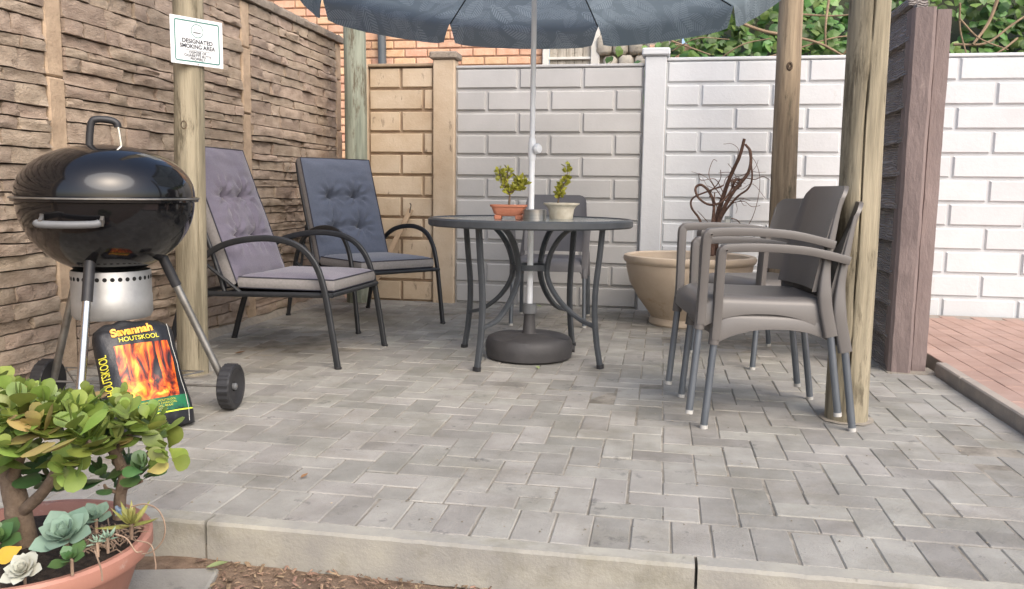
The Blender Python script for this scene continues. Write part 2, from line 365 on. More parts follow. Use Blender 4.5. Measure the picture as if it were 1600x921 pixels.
def smoothpath(pts, k=5):
    """Catmull-Rom through pts"""
    P = [Vector(p) for p in pts]; P = [P[0]*2-P[1]]+P+[P[-1]*2-P[-2]]; out = []
    for i in range(1, len(P)-2):
        a, b, c, d = P[i-1:i+3]
        for j in range(k):
            t = j/k
            out.append(.5*((2*b)+(c-a)*t+(2*a-5*b+4*c-d)*t*t+(3*b-a-3*c+d)*t**3))
    out.append(P[-2]); return out
def ns(x, y=0, z=0): return mnoise.noise(Vector((x, y, z)))
def text_mesh(body, size, align='CENTER', xscale=1.0, bold=0.0):
    cu = bpy.data.curves.new('txt', 'FONT'); cu.body = body; cu.size = size; cu.align_x = align; cu.offset = bold
    o = bpy.data.objects.new('txt', cu); col.objects.link(o)
    dg = bpy.context.evaluated_depsgraph_get(); me = bpy.data.meshes.new_from_object(o.evaluated_get(dg))
    bpy.data.objects.remove(o); bpy.data.curves.remove(cu)
    for v in me.vertices: v.co.x *= xscale
    return me

# ================================================================== SETTING
SOIL = -.095
# ---- ground
mb = MB()
mb.add([(-150, -150, -.16), (150, -150, -.16), (150, 150, -.16), (-150, 150, -.16)], [(0, 1, 2, 3)])
tag(mb.build('ground', 'soil', smooth=False), kind='structure')
mb = MB()
mb.grid(lambda u, v: (-3.2+5.4*u, .3+1.62*v, SOIL+.012*ns((-3.2+5.4*u)*7, v*11)+.02*max(0, ns(u*9, v*4, 3))-.012), 110, 44)
tag(mb.build('flower_bed_soil', 'soil', ang=180), kind='structure')

# ---- patio paving: herringbone field with a soldier course along the kerb
patio = tag(MB().box(-2.66, 1.335, 1.95, 6.22, -.15, -.0032).build('patio_paving', 'sand', smooth=False), kind='structure')
def paver_mesh(name, L, W, ch=.0032):
    return MB().box(-L/2, L/2, -W/2, W/2, -.045, 0, ch).mesh(name, smooth=False)
PH = paver_mesh('paver', .1970, .0970); PHALF = paver_mesh('paver', .0970, .0970)
U = .1
spots = []
for i in range(39): spots.append((-2.55+U*i+.05, 2.05, True, PH))            # soldiers stand along Y
X0, Y0, NX, NY = -2.57, 2.151, 39, 41
for i in range(-1, NX):
    for j in range(-1, NY):
        k = (i-j) % 4
        if k == 0:
            a, b = i >= 0 and j >= 0, i+1 < NX and j >= 0
            if a and b: spots.append((X0+U*(i+1), Y0+U*(j+.5), False, PH))
            elif a or b: spots.append((X0+U*((i if a else i+1)+.5), Y0+U*(j+.5), False, PHALF))
        elif k == 3:
            a, b = i >= 0 and j >= 0, i >= 0 and j+1 < NY
            if a and b: spots.append((X0+U*(i+.5), Y0+U*(j+1), True, PH))
            elif a or b: spots.append((X0+U*(i+.5), Y0+U*((j if a else j+1)+.5), True, PHALF))
def vis_rank(s):
    d = Vector((s[0], s[1], 0))-C0; z = d.dot(_F)
    px = 800+FPX*d.dot(_R)/z
    return s[1] + (50 if (px < 150 or px > 1640) else 0)
spots.sort(key=vis_rank)
rest = MB()
for n, (x, y, turn, me) in enumerate(spots):
    dz = random.uniform(-.0018, .0018) + .004*ns(x*1.3, y*1.3); tl = random.gauss(0, .004), random.gauss(0, .004), random.gauss(0, .006)+(PI/2 if turn else 0)
    M = Matrix.Translation((x+random.gauss(0, .0012), y+random.gauss(0, .0012), dz)) @ Matrix.Rotation(tl[2], 4, 'Z') @ Matrix.Rotation(tl[0], 4, 'X') @ Matrix.Rotation(tl[1], 4, 'Y')
    if n < 300:
        o = link('paver', me, 'paver', patio); o.matrix_local = M
    else: rest.add([v.co[:] for v in me.vertices], [tuple(p.vertices) for p in me.polygons], M)
tag(rest.build('far_pavers', 'paver', patio, smooth=False, fix=False), kind='stuff')

# ---- front kerb of concrete stones
kb = tag(MB().box(-3.2, 2.0, 1.895, 1.946, -.158, -.06).build('front_kerb', 'sand', smooth=False), kind='structure')
def kerb_stone(x0, x1, parent):
    n = max(4, int((x1-x0)/.04)); sec = [(-.030, -.11), (-.030, -.008), (-.024, 0), (.024, 0), (.028, -.006), (.028, -.11)]
    pts = [(x0+(x1-x0)*i/n, 1.92+.0015*ns(i*.7, x0), .002+.0018*ns(i*.9, x0, 4)) for i in range(n+1)]
    m = MB(); v = []
    for p in pts: v += [(p[0], p[1]+a+.0014*ns(p[0]*26, a*90, b*70), p[2]+b+.0012*ns(p[0]*21, a*60, 5)*(b > -.05)) for a, b in sec]
    k = len(sec)
    f = [(i*k+j, i*k+j+1, (i+1)*k+j+1, (i+1)*k+j) for i in range(n) for j in range(k-1)]+[tuple(range(k)), tuple(n*k+j for j in range(k))]
    m.add(v, f); return m.build('kerb_stone', 'kerb', parent, ang=30)
for a, b in ((-3.1, -2.131), (-2.125, -1.138), (-1.130, .104), (.111, 1.10), (1.108, 1.98)): kerb_stone(a, b, kb)

# ---- red brick path and its kerb
path = tag(MB().box(1.385, 4.6, 1.95, 6.14, -.15, .0475).build('brick_path', 'path_kerb', smooth=False), kind='structure')
PB = MB().box(-.0488, .0488, -.0985, .0985, -.03, 0, .0025).mesh('path_brick', smooth=False)
cand = []
for i in range(32):
    for j in range(21):
        x, y = 1.435+i*.0995, 2.05+j*.2+(i % 2)*.1
        if y < 6.03: cand.append((x, y))
cand.sort(key=lambda q: abs(q[0]-1.9)+abs(q[1]-4.9)*.8)
rest = MB()
for n, (x, y) in enumerate(cand):
    M = Matrix.Translation((x, y, .052+random.uniform(-.001, .001))) @ Matrix.Rotation(random.gauss(0, .006), 4, 'Z')
    if n < 280:
        o = link('path_brick', PB, 'path', path); o.matrix_local = M
    else: rest.add([v.co[:] for v in PB.vertices], [tuple(p.vertices) for p in PB.polygons], M)
tag(rest.build('far_path_bricks', 'path', path, smooth=False, fix=False), kind='stuff')
pk = tag(MB().box(1.340, 1.384, 1.95, 4.30, -.15, .03).build('path_kerb', 'path_kerb', smooth=False), kind='structure')
for y0, y1 in ((1.96, 2.95), (2.956, 3.945), (3.951, 4.285)):
    MB().box(1.337, 1.388, y0, y1, -.02, .062, .006).build('kerb_stone', 'path_kerb', pk, smooth=False)

# ---- dark bank added behind the white wall and ivy to block the sky
mb = MB()
def bankf(u, v):
    x = .2+8*u; y = 6.85+2.2*v
    return (x, y+.15*ns(x*2, v*5), -.15+(1.6+1.9*v)*(1 if v > .001 else 0)+.2*ns(x*1.7, v*3))
mb.grid(bankf, 60, 20)
tag(mb.build('sky_block_bank', 'bank', ang=180), kind='structure')

# ================================================================== LEFT STONE WALL
WX = -2.575
wall = thing('stone_wall', 'brown rough stone-faced precast wall with upright posts beside the loungers', 'wall', (WX, 0, 0))
MB().box(-.09, -.035, 1.2, 6.47, -.15, 2.0).build('backing', 'stone_back', wall, smooth=False)
posts_y = (1.60, 3.235, 4.91, 6.42)
for y in posts_y:
    z = -.15
    for z1 in (.36, .82, 1.32, 1.72, 2.0):       # cast in lengths, hairline between
        m = MB().box(-.05, .012+random.uniform(-.004, .004), y-.052, y+.052, z, z1-.004, .008)
        m.v = [(a+(.004*ns(b*40, c*30) if a > 0 else 0), b+.003*ns(c*9, a), c) for a, b, c in m.v]
        m.build('post_block', 'stone_post', wall, smooth=False); z = z1
stones = []
def stone(y0, y1, zb0, zb1, dep, seed):
    """one rough stone face: zb0 / zb1 are the wavy lower and upper joint curves"""
    nu, nv = max(3, min(8, int((y1-y0)/.035))), 3; v = []; g = .0024
    for j in range(nv+1):
        for i in range(nu+1):
            y = y0+g+(y1-y0-2*g)*i/nu; a, b = zb0(y)+g, zb1(y)-g*1.6; t = j/nv
            edge = (1 if i in (0, nu) else 0)+(1 if j in (0, nv) else 0)
            x = dep*(1-.30*min(edge, 1))+.015*ns(y*26+seed, t*4.1, seed)+.008*ns(y*60, t*9, seed)
            if j == 0: x += .004
            v.append((x, y+(.004*ns(y*30, t*9, seed) if 0 < i < nu else 0), a+(b-a)*t))
    k = nu+1; f = [(j*k+i, j*k+i+1, (j+1)*k+i+1, (j+1)*k+i) for j in range(nv) for i in range(nu)]
    ring = [i for i in range(k)]+[j*k+nu for j in range(1, nv+1)]+[nv*k+i for i in range(nu-1, -1, -1)]+[j*k for j in range(nv-1, 0, -1)]
    o0 = len(v); v += [(-.04, v[i][1], v[i][2]) for i in ring]
    f += [(ring[i], o0+i, o0+(i+1) % len(ring), ring[(i+1) % len(ring)]) for i in range(len(ring))]
    return MB().add(v, f)
def wave(z, idn, amp): return lambda y: z+amp*ns(y*2.6, idn*5.3)+amp*.5*ns(y*8, idn*3.1)
rid = 0
for b0, b1 in ((1.655, 3.18), (3.29, 4.855), (4.965, 6.365)):
    z = -.1
    while z < 1.98:
        pz = min(z+random.uniform(.30, .36), 2.0)             # one precast panel with straight joints
        if 2.0-pz < .12: pz = 2.0
        n = max(3, round((pz-z)/random.uniform(.044, .072)))
        cuts = [0]+sorted(((i+random.uniform(-.22, .22))/n) for i in range(1, n))+[1]
        curves = [wave(z+(pz-z)*c, rid+i, 0 if c in (0, 1) else .010) for i, c in enumerate(cuts)]; rid += 11
        for r in range(n):
            y = b0
            while y < b1-.01:
                L = random.choice((.10, .15, .20, .26, .33, .42))*random.uniform(.85, 1.15)
                if b1-(y+L) < .09: L = b1-y
                top = curves[r+1]
                stones.append((y, y+L, curves[r], top, random.choice((.003, .008, .013, .018, .024))+random.uniform(-.003, .004), len(stones)*1.7)); y += L
        z = pz
stones.sort(key=lambda s: 0 if s[1] > 2.86 else 1)
rest = MB()
for n, s in enumerate(stones):
    m = stone(*s)
    if n < 300: m.build('stone', 'stone', wall, ang=50)
    else: rest.add(m.v, m.f)
if rest.v: tag(rest.build('more_stones', 'stone', wall, ang=50), kind='stuff')
for y0, y1 in ((1.2, 3.23), (3.236, 4.905), (4.912, 6.49)):
    m = MB(); nn = 40
    sec = [(-.10, 0), (.036, 0), (.042, .03), (.034, .052), (-.02, .07), (-.10, .062)]; v = []
    for i in range(nn+1):
        y = y0+(y1-y0)*i/nn
        v += [(a+.010*ns(y*14, a*40, b*50), y, 2.004+b+.008*ns(y*11, a*30, 7)*(1 if b > 0 else 0)) for a, b in sec]
    k = len(sec); f = [(i*k+j, i*k+(j+1) % k, (i+1)*k+(j+1) % k, (i+1)*k+j) for i in range(nn) for j in range(k)]+[tuple(range(k)), tuple(nn*k+j for j in range(k))]
    m.add(v, f).build('coping', 'coping', wall, ang=35)
m = MB(); nn = 60; v = []
for i in range(nn+1):
    y = 2.4+3.95*i/nn; a = .035+.02*abs(ns(y*5)); v += [(-.03, y, .05+.02*ns(y*7, 2)), (.015+a*.4, y, .03+.012*ns(y*9)), (.03+a, y, -.012), (-.03, y, -.012)]
m.add(v, [(i*4+j, i*4+(j+1) % 4, i*4+4+(j+1) % 4, i*4+4+j) for i in range(nn) for j in range(4)]).build('mortar_fillet', 'cement', wall)

# ================================================================== BACK WALLS (precast, brick pattern)
FY = 6.2
def block_wall(name, label, x0, x1, top, mblock, mback, seed, blen, rows=11, z0=0.0, sets=None, ch=.010, first=0):
    t = thing(name, label, 'wall', (x0, FY, 0)); W = x1-x0
    rh = (top-z0)/rows; rnd = random.Random(seed)
    MB().box(0, W, .012, .06, -.15, top-.004).build('panel_backing', mback, t, smooth=False)
    for r in range(rows):
        za, zb = z0+rh*r+.009, z0+rh*(r+1)-.007
        if sets: cuts = [c*W for c in sets[r % len(sets)]]
        else:
            off = (0 if (r+first) % 2 == 0 else -.5*blen)
            cuts = [0]; x = off+blen
            while x < W-.06:
                if x > .06: cuts.append(x)
                x += blen
            cuts.append(W)
        for a, b in zip(cuts, cuts[1:]):
            m = MB(); g = .008; jx = rnd.uniform(-.002, .002)
            A, B = a+g, b-g
            m.add([(A, .014, za), (B, .014, za), (B, .014, zb), (A, .014, zb),
                   (A+ch, -.006+jx, za+ch*1.2), (B-ch, -.006+jx, za+ch*1.2), (B-ch, -.006+jx, zb-ch), (A+ch, -.006+jx, zb-ch)],
                  [(0, 1, 5, 4), (1, 2, 6, 5), (2, 3, 7, 6), (3, 0, 4, 7), (4, 5, 6, 7)])
            m.build('block', mblock, t, smooth=False, fix=False)
    return t
def cap_post(x, w, top, m, parent, y0=-.035, y1=.09, cap=True, capm=None):
    """a straight post whose cap overhangs; local to the wall it ends"""
    q = MB().box(x-w/2, x+w/2, y0, y1, -.15, top, .008); q.v = [(a+.002*ns(c*6, a*9), b, c) for a, b, c in q.v]
    p = q.build('post', m, parent, smooth=False)
    if cap: MB().box(x-w/2-.022, x+w/2+.022, y0-.022, y1+.02, top+.001, top+.055, .01).build('post_cap', capm or m, p, smooth=False)
cw = block_wall('cream_wall', 'cream block-pattern wall stained with dark cracks behind the lounger', -2.235, -1.722, 1.78, 'cream', 'cream_back', 3, .5,
                sets=[(0, .5, 1), (0, .84, 1)], ch=.007)
cap_post(.513+.085, .168, 1.83, 'cream', cw, capm='coping'); cap_post(-.02, .04, 1.80, 'cream', cw, cap=False)
MB().box(0, .513, -.02, .07, 1.781, 1.805, .006).build('wall_top_strip', 'cream_back', cw, smooth=False)
gw = block_wall('grey_wall', 'light grey block-pattern wall panel between cream post and white post', -1.551, -.160, 1.765, 'grey_paint', 'grey_paint', 4, .475)
MB().box(0, 1.391, -.004, .07, 1.764, 1.785, .005).build('wall_top_strip', 'grey_paint', gw, smooth=False)
ww = block_wall('white_wall', 'white painted block-pattern wall behind the bowl planter and path', .0, 4.6, 1.80, 'white_paint', 'white_paint', 5, .485, first=0)
cap_post(-.079, .155, 1.83, 'white_paint', ww)
MB().box(0, 4.6, -.004, .07, 1.799, 1.822, .005).build('wall_top_strip', 'white_paint', ww, smooth=False)

# ================================================================== BROWN PLANK FENCE
bf = thing('plank_fence', 'brown painted concrete fence with woodgrain planks and grooved end post', 'fence', (1.15, 4.32, 0))
m = MB()
prof = [(-.028, -.022), (-.015, -.040), (.058, -.056), (.072, -.050), (.078, .012), (.086, .022), (.094, .010), (.142, .012), (.158, .014), (.162, .03), (.162, .085), (-.020, .085), (-.020, .012), (-.028, .008)]
v = []; nz = 30
for i in range(nz+1):
    z = -.15+1.885*i/nz
    v += [(a+.0035*ns(z*9, a*20, b*20), b+.0035*ns(z*8, a*25, 3), z) for a, b in prof]
k = len(prof)
m.add(v, [(i*k+j, i*k+(j+1) % k, (i+1)*k+(j+1) % k, (i+1)*k+j) for i in range(nz) for j in range(k)]+[tuple(range(k)), tuple(nz*k+j for j in range(k))])
m.build('end_post', 'brown_paint', bf, ang=30)
PL = 1.02
for r in range(11):
    z0 = .0+r*.160
    m = MB(); x = .0
    m.add([(x-.024, .013, z0), (x-.024, .086+PL, z0), (x+.004, .086+PL, z0+.166), (x+.004, .013, z0+.166),
           (x+.05, .013, z0), (x+.05, .086+PL, z0), (x+.05, .086+PL, z0+.166), (x+.05, .013, z0+.166)],
          [(0, 1, 2, 3), (4, 7, 6, 5), (0, 4, 5, 1), (3, 2, 6, 7), (0, 3, 7, 4), (1, 5, 6, 2)])
    m.build('plank', 'plank_paint', bf, smooth=False)
MB().box(-.02, .07, .087, .086+PL, 1.768, 1.81, .006).build('top_rail', 'plank_paint', bf, smooth=False)
MB().box(-.035, -.02+.22, -.06, .11, -.006, .004).build('cement_collar', 'cement', bf)

# ================================================================== BRICK HOUSE BEHIND
HY = 8.2
house = thing('brick_house', 'orange face-brick house wall behind the cream and grey walls', 'house', (-1.19, HY, 0))
MB().box(-5.5, -.004, .012, .25, -.16, 3.9).build('wall', 'mortar', house, smooth=False)
BR = MB().box(-.109, .109, -.002, .05, -.0345, .0345, .006).mesh('brick', smooth=False)
BH = MB().box(-.051, .051, -.002, .05, -.0345, .0345, .006).mesh('brick', smooth=False)
cand = []
for r in range(46):
    z = .0+.0835*r+.04; x = -.115 if r % 2 == 0 else -.058
    first = True
    while x > -5.4:
        if r % 2 and first: cand.append((-.058, z, BH)); x = -.058-.058-.116; first = False; continue
        cand.append((x, z, BR)); x -= .2315; first = False
cand.sort(key=lambda q: (0 if (q[1] > 1.9 and q[0] > -2.9 and q[1] < 3.0) else 1, abs(q[1]-2.3)+max(0, -2.3-q[0])*.3))
rest = MB()
for n, (x, z, me) in enumerate(cand):
    M = Matrix.Translation((x, random.uniform(-.002, .003), z))
    if n < 300:
        o = link('brick', me, 'brick', house); o.matrix_local = M
    else: rest.add([q.co[:] for q in me.vertices], [tuple(p.vertices) for p in me.polygons], M)
tag(rest.build('more_bricks', 'brick', house, smooth=False, fix=False), kind='stuff')
dp = thing('downpipe', 'dark grey rainwater downpipe fixed to the orange brick wall', 'pipe', (-2.79, HY-.06, -.15))
MB().tube([(-.03, 0, 4.0), (0, 0, 2.2), (.0, 0, .0)], .042, 14).build('pipe', 'pvc_grey', dp)
for z in (1.2, 2.75): MB().tube([(0 if z < 2 else -.009, 0, z), (0 if z < 2 else -.0095, 0, z+.04)], .050, 14).build('bracket', 'pvc_grey', dp)

# white gate frame with weathered boards
gt = thing('white_gate', 'white steel gate frame filled with weathered boards beside the brick house', 'gate', (-1.15, HY-.05, -.15))
for x, wd in ((0, .06), (.475, .085)): MB().box(x-wd/2, x+wd/2, -.03, .03, 0, 2.62, .006).build('gate_post', 'white_metal', gt, smooth=False)
for z in (.5, 1.3, 2.28, 2.48): MB().box(.031, .432, -.012, .012, z-.012, z+.012, .003).build('rail', 'white_metal', gt, smooth=False)
for i in range(5):
    x = .034+i*.080
    q = MB().box(x, x+.077, .016, .04, .02, 2.6+random.uniform(-.05, .03), .004); q.build('board', 'old_board', gt, smooth=False)
MB().box(.032, .432, .042, .06, .0, 2.55).build('gap_shade_sheet', 'stone_back', gt, smooth=False)  # dark sheet added behind the boards, standing in for shade in the gaps
rk = thing('rubble_wall', 'rough pale rubble wall half hidden by climbing ivy', 'wall', (-.69, HY-.06, -.15))
MB().box(.02, .82, .05, .2, 0, 2.6).build('core', 'rock', rk, smooth=False)
for i in range(5):
    for j in range(14):
        x, z = .03+i*.15+(j % 2)*.06, .02+j*.19
        q = MB().box(x, x+.14, -.06+random.uniform(-.03, .03), .12, z, z+.182, .03)
        q.v = [(a+.02*ns(a*9, b*9, c*9), b+.03*ns(a*8, c*8, 5), c) for a, b, c in q.v]; q.build('stone', 'rock', rk, ang=60)
bp = thing('brick_pillar', 'short orange brick pillar half hidden in the ivy', 'pillar', (.02, 7.3, -.15))
for r in range(27):
    MB().box(-.17, .17, -.11, .11, r*.083, r*.083+.075, .006).build('brick', 'brick', bp, smooth=False)
MB().box(-.16, .16, -.10, .10, 0, 2.23).build('core', 'mortar', bp, smooth=False)

# ================================================================== POLES
def pole(name, label, base, top_off, r0, r1, m, seed, H=3.0, crack=None, knots=(), collar=True):
    t = thing(name, label, 'pole', base)
    n, nz = (120 if crack else 40), 70; v = []
    for i in range(nz+1):
        u = i/nz; z = -.1+(H+.1)*u; r = r0+(r1-r0)*u
        cx, cy = top_off[0]*u+.006*ns(z*1.1, seed), top_off[1]*u+.006*ns(z*1.1, seed+9)
        for j in range(n):
            a = 2*PI*j/n
            rr = r*(1+.04*ns(math.cos(a)*1.2, math.sin(a)*1.2+seed, z*.9)+.010*ns(math.cos(a)*5, math.sin(a)*5, z*1.3+seed))
            if crack:
                ca = crack[0]+.10*ns(z*2.3, seed)+crack[2]*(z-1); d = (a-ca+PI) % (2*PI)-PI
                if abs(d) < .055: rr -= crack[1]*(1-abs(d)/.055)*(max(.12, min(1, 1.2+3*ns(z*4, 3))) if .05 < z < 1.75 else .15)
            v.append((cx+rr*math.cos(a), cy+rr*math.sin(a), z))
    f = [(i*n+j, i*n+(j+1) % n, (i+1)*n+(j+1) % n, (i+1)*n+j) for i in range(nz) for j in range(n)]+[tuple(nz*n+j for j in range(n))]
    MB().add(v, f).build('shaft', m, t, ang=60)
    for a, z, s in knots:
        rr = (r0+(r1-r0)*z/H); u = z/H
        M = Matrix.Translation((top_off[0]*u+rr*.985*math.cos(a), top_off[1]*u+rr*.985*math.sin(a), z)) @ Matrix.Rotation(a, 4, 'Z') @ Matrix.Rotation(PI/2, 4, 'Y')
        MB().lathe([(s*1.7, -.006), (s*1.35, .0015), (s, .004), (s*.8, -.001), (s*.55, .001), (.001, -.004)], 16, M @ Matrix.Diagonal((1.5, 1, 1, 1))).build('knot', 'knot', t)
    if collar:
        q = MB(); nn = 22; v = [(0, 0, .010)]+[((r0+.022+.03*ns(j*.9, seed))*math.cos(2*PI*j/nn), (r0+.022+.03*ns(j*.9, seed))*math.sin(2*PI*j/nn), .003) for j in range(nn)]
        q.add(v, [(0, 1+j, 1+(j+1) % nn) for j in range(nn)]).build('cement_collar', 'cement', t)
    return t
facing = lambda p: math.atan2(-p[1], -p[0])
pA, pB, pC, pD = (-2.112, 3.46, 0), (-2.27, 6.02, 0), (.775, 5.64, 0), (.732, 3.33, 0)
pole('sign_pole', 'pale timber pole carrying the smoking area sign', pA, (.065, 0), .068, .060, 'pole_yellow', 2, crack=(facing(pA)+.5, .009, .12), knots=[(facing(pA)-.35, 1.13, .010), (facing(pA)+.15, 1.71, .016)])
pole('corner_pole', 'greenish timber pole in the corner beside the cream wall', pB, (-.01, 0), .084, .080, 'pole_green', 5)
pole('back_pole', 'brown leaning timber pole standing before the white wall beside the planter', pC, (-.03, 0), .088, .066, 'pole_brown', 8, knots=[(facing(pC)+.1, 1.66, .013)])
pole('split_pole', 'thick timber pole with a long split beside the stacked chairs', pD, (-.015, 0), .079, .064, 'pole_yellow', 11, crack=(facing(pD)+.12, .024, .10))

# ================================================================== SIGN
sd = Vector((.5, .866, 0)); sn = Vector((.866, -.5, 0))
sg = thing('smoking_sign', 'white and green square sign reading designated smoking area on timber pole', 'sign',
           (pA[0]+.034+sn.x*.071, pA[1]+sn.y*.071, 1.485), math.atan2(sd.y, sd.x))
SW, SH = .122, .1
MB().box(-SW, SW, -.004, .0, -SH, SH, .0012).build('board', 'sign_white', sg, smooth=False)
def rr_ring(hw, hh, r, t):
    o = rrect(hw, hh, r/min(hw, hh), 5); i = rrect(hw-t, hh-t, max(.01, (r-t)/min(hw-t, hh-t)), 5); n = len(o)
    v = [(a, -.0052, b) for a, b in o]+[(a, -.0052, b) for a, b in i]
    return MB().add(v, [(j, (j+1) % n, n+(j+1) % n, n+j) for j in range(n)])
rr_ring(.105, .087, .010, .005).build('border', 'sign_green', sg, smooth=False)
n = 40; v = []
for rad in (.029, .0262): v += [(rad*math.cos(2*PI*j/n), -.0052, .046+rad*math.sin(2*PI*j/n)) for j in range(n)]
MB().add(v, [(j, (j+1) % n, n+(j+1) % n, n+j) for j in range(n)]).build('emblem_ring', 'sign_green', sg, smooth=False)
MB().box(-.018, .016, -.0054, -.0050, .037, .0405).build('cigarette_mark', 'sign_black', sg, smooth=False)
q = MB()
for k in (0, .007): q.sweep(smoothpath([(.008-k*2.4, -.0054, .045), (.003-k*2.4, -.0054, .050), (.007-k*2.4, -.0054, .055), (.000-k*2.4, -.0054, .062)], 4), [(-.0006, -.0002), (.0006, -.0002), (.0006, .0002), (-.0006, .0002)], (1, 0, 0))
q.build('smoke_mark', 'sign_green', sg)
def put_text(body, size, x, z, parent, m, xs=1.0, bold=0.0, y=-.0053, name='lettering', warp=None):
    me = text_mesh(body, size, 'CENTER', xs, bold)
    for vv in me.vertices:
        a, b = vv.co.x, vv.co.y; vv.co = warp(x+a, z+b) if warp else (x+a, y, z+b)
    me.materials.clear(); return link(name, me, m, parent)
put_text('DESIGNATED', .024, 0, -.007, sg, 'sign_black', 1.0, .0006); put_text('SMOKING AREA', .024, 0, -.029, sg, 'sign_black', .95, .0006)
MB().box(-.075, .075, -.0053, -.005, -.0375, -.0363).build('rule_line', 'sign_black', sg, smooth=False)
for i, s in enumerate(('DISPOSE OF', 'CIGARETTE BUTTS', 'PROPERLY')): put_text(s, .0155, 0, -.0515-i*.0135, sg, 'sign_black', .98, .0003)
for z in (.0935, -.0935):
    MB().lathe([(.0035, 0), (.003, .002), (.0005, .003)], 10, Matrix.Translation((0, -.004, z)) @ Matrix.Rotation(PI/2, 4, 'X')).build('screw', 'dull_steel', sg)

# ================================================================== KETTLE BRAAI
KX, KY = -1.972, 2.72
kt = thing('kettle_grill', 'black kettle charcoal grill on three steel legs with two wheels', 'grill', (KX, KY, 0))
RZ = .812
def dome(rad, h, n=16, p=2.25):
    return [(rad*max(0.0005, (1-(t/n)**p))**(1/p), h*(t/n)) for t in range(n+1)]
bowl = [(r, RZ-.004-z) for r, z in dome(.294, .266, 18, 1.98)]
MB().lathe([(.307, RZ+.0005), (.307, RZ-.007), (.296, RZ-.010)]+bowl, 72).build('bowl', 'enamel', kt, ang=30)
lid = MB().lathe([(.290, RZ+.002), (.308, RZ+.003), (.309, RZ+.009), (.298, RZ+.012)]+[(r, RZ+.012+z) for r, z in dome(.296, .184, 18, 2.12)], 72).build('lid', 'enamel', kt, ang=30)
MB().lathe([(.3085, RZ+.0015), (.3115, RZ+.003), (.3115, RZ+.007), (.3085, RZ+.0085)], 72).build('rim_trim', 'dull_steel', lid)
vr = Vector((.86, .51, 0)); vt = Vector((.59, -.81, 0))
hz = RZ+.190
def kp(a, b, z): p = vr*a+vt*b; return (p.x, p.y, z)
lh = MB().tube(smoothpath([kp(-.052, .02, hz-.01), kp(-.048, .02, hz+.04), kp(-.040, .02, hz+.082), kp(-.02, .02, hz+.092), kp(.02, .02, hz+.090), kp(.04, .02, hz+.080), kp(.043, .02, hz+.066)], 5), .0125, 12).build('lid_handle', 'black_plastic', lid)
MB().sweep(smoothpath([kp(.042, .02, hz+.078), kp(.047, .02, hz+.05), kp(.053, .02, hz-.012)], 4), rrect(.004, .011), tuple(vr)).build('handle_bracket', 'steel', lid)
hc = -vr*.115+vt*.266
def hp(a, b, z): p = hc+vr*a+vt*b; return (p.x, p.y, z)
bh = MB().tube(smoothpath([hp(-.098, .032, .742), hp(-.085, .040, .735), hp(0, .055, .733), hp(.07, .055, .735), hp(.088, .050, .740)], 5), [.010]+[.0125]*19+[.010], 12).build('bowl_handle', 'grey_plastic', kt)
for a in (-.085, .092): MB().sweep([hp(a, -.04, .755), hp(a+.004, .02, .750), hp(a, .045, .738)], rrect(.012, .006), (0, 0, 1)).build('bracket', 'dull_steel', bh)
feet = [(.085, -.335), (.315, .215), (-.372, .135)]
for i, (fx, fy) in enumerate(feet):
    d = Vector((fx, fy, 0)).normalized(); top = d*.175; top.z = .60; bot = Vector((fx, fy, 0 if i == 0 else .10))
    lg = MB().tube([top+(bot-top)*.18, bot], .0145, 14).build('leg', 'steel' if i == 0 else 'dull_steel', kt)
    MB().tube([top-(bot-top)*.06, top+(bot-top)*.22], .0185, 14).build('leg_socket', 'black_plastic', lg)
    if i == 0: MB().tube([bot+(top-bot)*.05, bot], .017, 12).build('foot_cap', 'black_plastic', lg)
wr, wl = Vector((feet[1][0], feet[1][1], .09)), Vector((feet[2][0], feet[2][1], .09)); ax = (wr-wl).normalized()
MB().tube([wl-ax*.03, wr+ax*.05], .005, 8).build('axle', 'dull_steel', kt)
for c, sgn in ((wr, 1), (wl, -1)):
    M = Matrix.Translation(c+ax*sgn*.024) @ (ax*sgn).to_track_quat('Z', 'Y').to_matrix().to_4x4()
    wh = MB().lathe([(.018, .012), (.05, .014), (.062, .020), (.070, .024), (.076, .022)], 40, M).build('wheel', 'black_plastic', kt)
    q = MB(); nn = 40; v = []
    for z in (-.024, -.02, .02, .024):
        for j in range(nn*2): v.append(((.084 if abs(z) > .022 else (.09 if j % 4 < 2 else .0865))*math.cos(PI*j/nn), (.084 if abs(z) > .022 else (.09 if j % 4 < 2 else .0865))*math.sin(PI*j/nn), z))
    k = nn*2
    q.add(v, [(i*k+j, i*k+(j+1) % k, (i+1)*k+(j+1) % k, (i+1)*k+j) for i in range(3) for j in range(k)]+[tuple(range(k))], M)
    q.lathe([(.084, .024), (.074, .024), (.072, .012)], 40, M).build('tyre', 'black_plastic', wh, ang=25)
    MB().lathe([(.014, .010), (.014, .020), (.010, .024), (.0005, .025)], 14, M).build('hub_cap', 'grey_plastic', wh)
q = MB()      # wire rack under the bowl
f3 = [Vector((a*.8, b*.8, .155)) for a, b in feet]
for i in range(3): q.tube([f3[i], f3[(i+1) % 3]], .003, 6)
for s in (.3, .5, .7): q.tube([f3[0].lerp(f3[1], s), f3[0].lerp(f3[2], s)], .0022, 6)
q.build('wire_rack', 'dull_steel', kt)
ac = MB().lathe([(.132, .558), (.135, .552), (.135, .468), (.1365, .466), (.1365, .400), (.128, .385), (.001, .383)], 56).build('ash_catcher', 'ash_metal', kt)
for j in range(34):
    a = 2*PI*j/34; M = Matrix.Translation((.1352*math.cos(a), .1352*math.sin(a), .532)) @ Matrix.Rotation(a, 4, 'Z') @ Matrix.Rotation(PI/2, 4, 'Y')
    MB().lathe([(.0078, 0), (.0001, .0002)], 10, M).build('vent_hole', 'hole_dark', ac)

